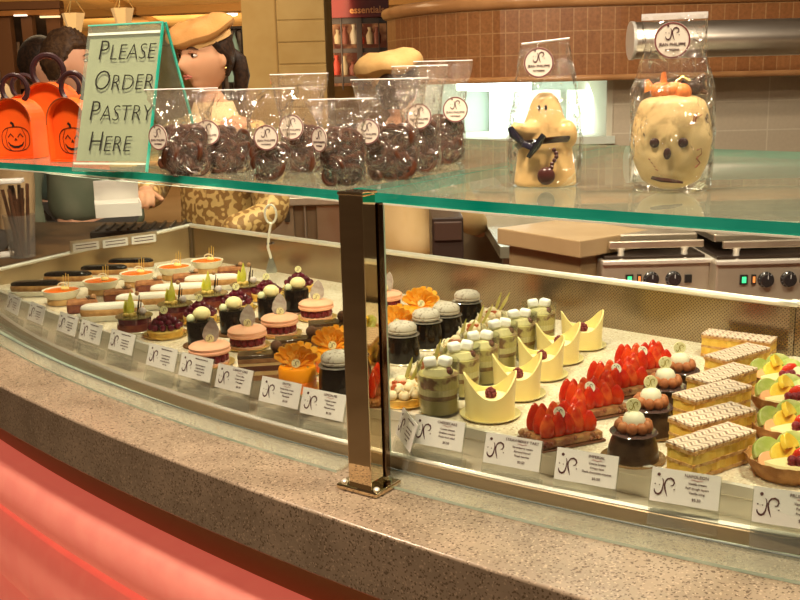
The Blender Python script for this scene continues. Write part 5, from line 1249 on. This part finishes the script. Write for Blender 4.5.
# steel work table with glass tray under the shelf area
a=px(500,228,3.4);c=px(900,228,3.4)
wt=empty('steel_worktable','long stainless worktable running along the kitchen side','table',(0,0,0))
b=MB(); b.box(((a.x+c.x)/2,3.84,.93),(c.x-a.x,.88,.04)); b.build('table_top',M('table_green_steel',(.34,.33,.24),.25,.6,col2=(.42,.40,.30),scale=4),wt,smooth=False)
for x in(a.x+.05,(a.x+c.x)/2,c.x-.05): b=MB(); b.box((x,3.6,.46),(.04,.04,.91)); b.build('leg',steel_b,wt,smooth=False)
b=MB(); b.box(((a.x+c.x)/2,4.26,1.0),(c.x-a.x,.03,.12)); b.build('upstand',steel_b,wt,smooth=False)
# wooden box
wm=M('pale_wood',(.36,.24,.12),.45,0,col2=(.43,.30,.16),scale=5,coat=.2)
sa=at(497,228,1.12); sb_=at(580,241,1.12); sv=(sb_-sa); syaw=math.atan2(sv.y,sv.x); sl=sv.length; sn=Vector((-math.sin(syaw),math.cos(syaw),0)); sc_=(sa+sb_)/2+sn*.13
ztop_=1.12
bb=empty('wooden_stand','pale wooden box stand with overhanging top left of the griddles','stand',(sc_.x,sc_.y,0),syaw)
b=MB(); b.box((0,0,ztop_-.022),(sl,.26,.044)); b.build('top_board',wm,bb,smooth=False,bevel=.003)
b=MB(); b.box((0.0,.0,(ztop_-.044)/2),(sl*.86,.21,ztop_-.045)); b.build('stand_body',M('stand_body',(.26,.18,.09),.5,0,col2=(.31,.22,.12),scale=4),bb,smooth=False)
# griddles
gm=M('griddle_steel',(.46,.40,.31),.45,.6,col2=(.52,.46,.36),scale=10)
def griddle(x0,x1,Y,label):
    A=px(x0,262,Y);B_=px(x1,262,Y); W=B_.x-A.x; zc=A.z
    g=empty('contact_griddle',label,'griddle',((A.x+B_.x)/2,Y,zc-.12),0,'contact griddles on the kitchen counter')
    b=MB(); b.box((0,.22,.06),(W,.44,.12)); b.build('housing',gm,g,smooth=False,bevel=.006)
    b=MB(); b.box((0,.0,.118),(W*1.0,.02,.010)); b.build('front_lip',bright_steel,g,smooth=False,bevel=.002)
    b=MB(); b.box((0,.23,.122),(W*.92,.40,.012)); b.build('hot_plate',M('hot_plate',(.04,.025,.018),.35,.4),g,smooth=False,bevel=.002)
    b=MB(); b.box((0,.26,.165),(W*.88,.36,.020)); b.build('press_lid',M('lid_steel',(.50,.43,.33),.3,.85),g,smooth=False,bevel=.004)
    for x in(-.36,.0,.36) if False else (-.30,.28):
        b=MB(); b.lathe([(.012,.118),(.009,.124),(.008,.138),(.012,.148)],16,c=(W*x,.04,0)); b.build('lid_spacer',bright_steel,g)
    b=MB(); b.box((W*.02,.04,.155),(W*.86,.014,.018)); b.build('handle_bar',steel_b,g,smooth=False,bevel=.002)
    b=MB(); b.box((0,.44,.19),(W*.9,.03,.14)); b.build('splash_back',gm,g,smooth=False)
    k=1.0; x_=-W/2
    def led(x,w,col,nm):
        b=MB(); b.box((x*k,-.003,.075),(w,.006,.024)); s=b.build('switch',M('switch_black',(.02,.02,.02),.3),g,smooth=False)
        b=MB(); b.box((x*k,-.0065,.075),(w*.55,.002,.015)); b.build(nm,col,s,smooth=False)
    led(x_+.0686,.018,M('led_green',(.05,.4,.15),.3,emit=(.05,.9,.3),es=1.6),'green_light')
    led(x_+.093,.010,M('led_orange',(.5,.15,.05),.3,emit=(1,.30,.06),es=1.2),'orange_light')
    for x in(x_+.1235,x_+.179):
        b=MB(); b.T=Matrix.Translation((x*k,0,.073))@Matrix.Rotation(PI/2,4,'X'); b.lathe([(0,.0),(.0200,0),(.0195,.004),(.0165,.006),(.0155,.016),(0,.017)],28); kn=b.build('knob',M('knob_black',(.02,.018,.02),.3,coat=.4),g)
        b=MB(); b.T=Matrix.Translation((x*k,0,.073))@Matrix.Rotation(PI/2,4,'X')
        for q in range(11): a=q*2*PI/12+.8; b.box((.0178*math.cos(a),.0178*math.sin(a),.0056),(.0022,.0008,.0006),rz=a)
        b.box((0,.009,.0174),(.0015,.010,.0006)); b.build('dial_marks',M('dial_white',(.7,.7,.7),.4),kn,smooth=False)
    b=MB(); b.box((x_+.2156,-.003,.073),(.017,.006,.020)); b.build('rocker_switch',M('switch_black',(.02,.02,.02),.3),g,smooth=False)
    return g
griddle(602,713,2.45,'stainless contact griddle with knobs and green light, left of the pair')
griddle(716,842,2.40,"stainless contact griddle with orange light, at the photo's right edge")
gt=empty('griddle_counter','steel counter carrying the contact griddles and wooden stand','counter',(0,0,0))
b=MB(); a=px(575,262,2.4); b.box((1.25,2.75,a.z-.145),(1.5,.8,.03)); b.build('counter_top',gm,gt,smooth=False)
b=MB(); b.box((1.25,2.8,(a.z-.16)/2),(1.46,.7,a.z-.162)); b.build('counter_body',M('cab_brown',(.30,.22,.13),.4,.6),gt,smooth=False)
# napkin stack seen over the shelf edge
q=px(497,203,2.9); b=MB()
nk=[]
# duct lamp
YD=4.6
a=px(630,58,YD);c=px(860,64,YD); rd=(px(640,22,YD).z-px(640,59,YD).z)/2; zc=(px(640,22,YD).z+px(640,59,YD).z)/2
dt=empty('steel_duct','round brushed stainless duct hanging in front of the brown tiled wall','duct',(a.x,YD,zc))
b=MB(); b.T=Matrix.Rotation(PI/2,4,'Y'); b.lathe([(0,0),(rd*.98,0),(rd,.004),(rd,1.2),(0,1.2)],48); b.build('duct_tube',M('duct_steel',(.66,.60,.52),.30,1,col2=(.72,.66,.58),scale=6),dt)
b=MB(); b.T=Matrix.Rotation(PI/2,4,'Y'); b.lathe([(rd,-.002),(rd+.004,-.002),(rd+.004,.012),(rd,.012)],48); b.build('end_collar',bright_steel,dt)
# brown tiled kitchen wall, curved at its left end
YB=5.3
xL=px(392,40,5.9).x; pts=[]
P_=[(388,6.15),(396,5.95),(410,5.78),(430,5.62),(460,5.48),(500,5.38),(550,5.32),(620,5.3),(700,5.3),(900,5.3)]
plan=[Vector(px(x,60,Y)[:2]) for x,Y in P_]
zt1=px(600,3,YB).z; zb1=px(600,76,YB).z
tilem=tilemat('brown_tiles',(.27,.105,.035),(.33,.14,.05),(.42,.23,.10),.070,.115,.003,.3)
def wallstrip(name,plan,z0,z1,th,mat): return strip(name,plan,z0,z1,th,mat)
o=wallstrip('wall_kitchen_upper',plan,zb1,zt1,.3,tilem); struct(o)
wt_=M('cap_wood',(.42,.20,.075),.3,0,col2=(.50,.25,.10),scale=6,coat=.3)
def capline(name,z,r,off):
    b=MB(); pts=[(p.x,p.y-off,z) for p in plan]; b.tube(pts,r,12); o=b.build(name,wt_); return struct(o)
capline('trim_20',zt1+.02,.035,.0); capline('trim_21',zb1-.008,.016,.01)
# lower kitchen wall : lit niche at the left, beige tiles at the right
be=tilemat('beige_tiles',(.56,.47,.34),(.58,.49,.36),(.68,.60,.46),.42,.155,.004,.3,nf=.12)
a=px(612,110,5.45); plan2=[Vector((a.x,5.45)),Vector((a.x+1.2,5.45)),Vector((a.x+3,5.45))]
struct(strip('wall_kitchen_tiled',plan2,.9,zb1,.2,be))
nm_=M('niche_white',(.60,.72,.62),.5)
n0=px(392,110,6.35);n1=px(600,110,6.0)
b=MB(); b.box(((n0.x+n1.x+.3)/2,6.35,1.12),(n1.x-n0.x+.3,.05,.78)); struct(b.build('wall_niche',nm_,smooth=False))
b=MB(); a=px(612,110,5.45); b.box((a.x-.01,5.9,1.2),(.04,.9,.9)); struct(b.build('wall_niche_side',M('niche_side',(.66,.62,.48),.5),smooth=False))
b=MB(); a=px(420,140,5.5); c=px(612,140,5.5); b.box(((a.x+c.x)/2,5.9,a.z-.02),(c.x-a.x,.95,.04)); struct(b.build('trim_22',M('sill',(.62,.66,.56),.3),smooth=False))
o=panel(489,91,560,139,6.25,M('bright_panel',(.78,.86,.80),.4),'white_board',None); tag(o,'pale white board standing in the lit niche behind the ghost figure','board')
o=panel(567,90,598,139,6.1,M('panel_dull',(.66,.70,.60),.4),'white_board',None); tag(o,'dull white board right of the ghost figure in the niche','board')
lt=empty('tube_lamp','bright fluorescent tube lamp under the tiled wall edge','lamp',px(458,81,5.75))
b=MB(); e0=px(458,81,5.75); e1=px(530,82,5.6); v=e1-e0; b.tube([(0,0,-.02),tuple(v+Vector((0,0,-.02)))],.034,12); b.build('tube',M('tube_glow',(1,1,1),.3,emit=(.85,1,.95),es=12),lt)
b=MB(); b.tube([(0,0,.03),tuple(v+Vector((0,0,.03)))],.018,8); b.build('fitting',steel_b,lt)
# stone pillar
YP=8.0; a=px(244,60,YP);c=px(326,60,YP)
stone=M('cream_stone',(.48,.32,.12),.6,0,col2=(.54,.38,.16),scale=3)
mort=M('mortar',(.42,.27,.10),.7)
b=MB(); b.box(((a.x+c.x)/2,YP+.5,1.8),(c.x-a.x,1.0,3.6)); struct(b.build('wall_pillar',stone,smooth=False))
for k in range(12):
    z=.3+k*.165; d=px(278,60,YP); b=MB(); b.box(((d.x+c.x)/2+.004,YP-.004,z+.12),(c.x-d.x-.004,.012,.155)); struct(b.build('trim_%d'%(30+k),stone,smooth=False,bevel=.008))
d=px(278,60,YP); b=MB(); b.box((d.x-.006,YP-.003,1.8),(.010,.012,3.6)); struct(b.build('trim_50',mort,smooth=False))
# shop front with red fascia
YS=12.0
sf=empty('storefront','shop front with red fascia, black framed windows and pendant display','shop front',(0,0,0))
def pbox(name,x0,y0,x1,y1,Y,mat,parent,th=.05): return panel(x0,y0,x1,y1,Y,mat,name,parent,th)
pbox('fascia',320,-6,389,17,YS,M('fascia_red',(.10,.008,.007),.4),sf,.2)
b=pbox('fascia_edge',320,-14,389,-6,YS,M('fascia_rim',(.3,.14,.04),.4),sf,.25)
q=px(367,10,YS-.12); text('lettering','essentials',.105,M('gold_letters',(.60,.25,.09),.4),sf,(q.x,q.y,q.z),ext=.004,bold=.002)
pbox('shop_interior',322,17,389,85,YS+.8,M('shop_in',(.10,.03,.02),.8,0,col2=(.34,.18,.10),scale=5,contrast=(.45,.62)),sf,.05)
fm=M('frame_black',(.035,.022,.018),.4)
for x0,x1 in((321,328),(340,344),(356,364),(378,381),(386,390)): pbox('mullion',x0,17,x1,90,YS,fm,sf,.08)
for y0,y1 in((17,23),(49,52),(77,82)): pbox('transom',327,y0,388,y1,YS+.02,fm,sf,.06)
for i in range(14):
    x=330+ (i%7)*8+random.uniform(-1,1); y=44 if i<7 else 75; q=px(x,y,YS+.45); b=MB(); h=random.uniform(.12,.24)
    b.lathe([(0,0),(.04,0),(.05,h*.5),(.02,h*.8),(.03,h),(0,h)],12); o=b.build('shop_ornament',M('orn%d'%(i%4),[(.42,.05,.03),(.42,.32,.2),(.2,.06,.04),(.5,.42,.32)][i%4],.4)); o.location=q
    tag(o,'small red or cream ornament displayed in the shop window','ornament','ornaments in the red shop window')
# dark display unit far left with bottles
YL=9.0
du=empty('display_kiosk','brown framed shop kiosk with lit lintels at the far upper left','kiosk',(0,0,0))
bm_=M('kiosk_brown',(.20,.085,.035),.5); 
pbox('back_panel',-30,14,62,120,YL+.6,M('kiosk_dark',(.07,.045,.03),.8,0,col2=(.16,.10,.06),scale=2.5),du,.05)
for x0,x1 in((-12,-4),(11,15),(33,40),(61,64)): pbox('post',x0,14,x1,190,YL,bm_,du,.1)
pbox('lintel',-30,3,62,9,YL,bm_,du,.12); pbox('lintel',-30,12,62,15,YL-.05,M('kiosk_orange',(.45,.18,.05),.5),du,.12)
pbox('strip_light',14,14.8,27,16,YL-.12,M('strip_glow',(1,.9,.8),.4,emit=(1,.85,.7),es=2),du,.03); pbox('strip_light',40,16,60,17.5,YL-.12,M('strip_glow2',(1,.8,.5),.4,emit=(1,.7,.35),es=1.3),du,.03)
pbox('shelf',-30,62,62,64,YL+.3,bm_,du,.5); pbox('shelf',-30,86,62,88,YL+.3,bm_,du,.5)
pal=[(.75,.68,.62),(.55,.12,.07),(.18,.10,.08),(.35,.22,.14),(.6,.45,.3)]
for i in range(16):
    x=[1,5,9,20,24,28,31,46][i%8]+random.uniform(-1,1); y=61.5 if i<8 else 85.5; q=px(x,y,YL+.2); h=random.uniform(.10,.2); b=MB(); b.lathe([(0,0),(.035,0),(.038,h*.55),(.014,h*.75),(.016,h),(0,h)],12); o=b.build('bottle',M('btl%d'%(i%5),pal[i%5],.3)); o.location=q
    tag(o,'small bottle on a shelf of the brown kiosk at far left','bottle','bottles in the far left kiosk')
# window with people-filled room right of the woman's head
wd=empty('arched_shop_window','dark round-cornered shop window right of the serving woman','shop window',(0,0,0))
pbox('dark_glass',222,28,245,100,9.5,M('win_dark',(.10,.07,.05),.3,0,col2=(.30,.22,.17),scale=6),wd,.05)
for x0,x1 in((221,223),(229,230.5),(236,237.5),(243,245)): pbox('mullion',x0,28,x1,100,9.45,fm,wd,.05)
pbox('transom',221,26.5,245,29,9.44,fm,wd,.05)
q=px(237,82,8.8); b=MB(); b.lathe([(0,0),(.075,0),(.07,.12),(.055,.14),(.05,.22),(0,.42)],20); o=b.build('display_bottle',M('aqua_bottle',(.45,.70,.68),.3)); o.location=q; tag(o,'pale aqua pointed bottle right of the serving woman','bottle')
# pendant lanterns
for (x,y,lb) in((74,22,'left glowing tapered pendant lantern near the ceiling'),(123,17,'right glowing tapered pendant lantern near the ceiling')):
    q=px(x,y,7.5); L=empty('pendant_lantern',lb,'lantern',(q.x,q.y,q.z-.06),0,'tapered pendant lanterns')
    b=MB(); b.lathe([(0,-.02),(.045,-.02),(.085,.12),(.080,.12),(.042,-.014)],6); b.build('lamp_shade',M('lantern_glow',(.55,.36,.16),.5,emit=(1,.60,.24),es=.42),L,smooth=False)
    for k in range(3): a=k*2*PI/3+.5; b=MB(); b.tube([(.082*math.cos(a),.082*math.sin(a),.12),(0,0,.25)],.004,6); b.build('hanger',M('lantern_gold',(.80,.58,.25),.3,.8),L)
    b=MB(); b.tube([(0,0,.25),(0,0,3.0-q.z+.0)],.006,6); b.build('cord',M('lantern_gold',(.8,.58,.25),.3,.8),L)
for i,(x,y) in enumerate(((29,4),(209,18),(231,15))):
    q=px(x,y,16 if i else 12); b=MB(); b.lathe([(0,-.01),(.09,-.01),(.10,.02),(0,.02)],16); o=b.build('downlight',M('down_glow',(1,.95,.85),.4,emit=(1,.95,.85),es=6)); o.location=q
    tag(o,['small bright spot lamp above the far left kiosk','small spot lamp above the serving woman, left of two','small spot lamp above the serving woman, right of two'][i],'spot lamp')
# ------------------------------------------------------------------ light
W=bpy.data.worlds.new('world'); SC.world=W; W.use_nodes=True; wn=W.node_tree; bg=wn.nodes['Background']; bg.inputs[1].default_value=1.0
tcw=wn.nodes.new('ShaderNodeTexCoord'); nw=wn.nodes.new('ShaderNodeTexNoise'); nw.inputs['Scale'].default_value=3.2; nw.inputs['Detail'].default_value=3
rw=ramp(wn,[(.36,(.05,.030,.018)),(.5,(.22,.14,.085)),(.66,(.55,.38,.22))]); wn.links.new(tcw.outputs['Generated'],nw.inputs['Vector']); wn.links.new(nw.outputs['Fac'],rw.inputs[0])
vw=wn.nodes.new('ShaderNodeTexVoronoi'); vw.inputs['Scale'].default_value=5.5; wn.links.new(tcw.outputs['Generated'],vw.inputs['Vector'])
r2w=ramp(wn,[(.0,(1,1,1)),(.10,(1,1,1)),(.13,(0,0,0))]); wn.links.new(vw.outputs['Distance'],r2w.inputs[0])  # small bright spots added to the world so film and chrome catch highlights
szw=wn.nodes.new('ShaderNodeSeparateXYZ'); wn.links.new(tcw.outputs['Generated'],szw.inputs[0]); r3w=ramp(wn,[(.15,(0,0,0)),(.3,(1,1,1))]); wn.links.new(szw.outputs[2],r3w.inputs[0])
mw=wn.nodes.new('ShaderNodeMix'); mw.data_type='RGBA'; mw.blend_type='MULTIPLY'; mw.inputs['Factor'].default_value=1; wn.links.new(r2w.outputs[0],mw.inputs['A']); wn.links.new(r3w.outputs[0],mw.inputs['B'])
sw=wn.nodes.new('ShaderNodeVectorMath'); sw.operation='MULTIPLY'; sw.inputs[1].default_value=(7,5.6,4); wn.links.new(mw.outputs['Result'],sw.inputs[0])
bg.inputs[1].default_value=.45
aw=wn.nodes.new('ShaderNodeVectorMath'); aw.operation='ADD'; wn.links.new(sw.outputs[0],aw.inputs[0]); wn.links.new(rw.outputs[0],aw.inputs[1]); wn.links.new(aw.outputs[0],bg.inputs[0])
def area(name,loc,to,size,power,col,sy=None):
    l=bpy.data.lights.new(name,'AREA'); l.energy=power; l.color=col; l.size=size; l.shape='RECTANGLE'; l.size_y=sy or size
    o=bpy.data.objects.new(name,l); COL.objects.link(o); o.location=loc; d=Vector(to)-Vector(loc); o.rotation_euler=d.to_track_quat('-Z','Y').to_euler(); return o
area('ceiling_lamp',(-.3,.7,2.9),(0,1.6,1.0),.25,62,(1,.80,.58),.25)
area('ceiling_lamp',(.9,.9,2.9),(.5,1.6,1.0),.2,46,(1,.84,.64),.2)
area('ceiling_lamp',(-1.0,2.0,3.0),(-.5,2.2,1.0),.3,46,(1,.80,.58),.3)
area('ceiling_lamp',(.6,3.3,3.0),(.5,3.6,1.0),.6,66,(1,.87,.68),.6)
area('ceiling_lamp',(-2,6.2,2.9),(-1.5,7.5,1.0),1.6,60,(1,.74,.42),1.6)
area('ceiling_lamp',(-2,12,2.9),(-2,16,1.6),3,200,(1,.74,.42),3)
area('niche_lamp',(.9,5.9,1.44),(.9,6.1,1.0),.9,9,(.85,1,.93),.15)
area('ceiling_fill',(-3,15,.8),(-3,18,3.0),3,240,(1,.70,.36),2)  # unseen fill lights added to brighten the gold ceiling
area('ceiling_fill',(-5,22,.8),(-5,25,3.0),3,300,(1,.70,.36),1)
SC.view_settings.view_transform='Standard'; SC.view_settings.look='None'; SC.view_settings.exposure=-0.14; SC.view_settings.gamma=1.0
try: SC.view_settings.use_curve_mapping=False
except Exception: pass
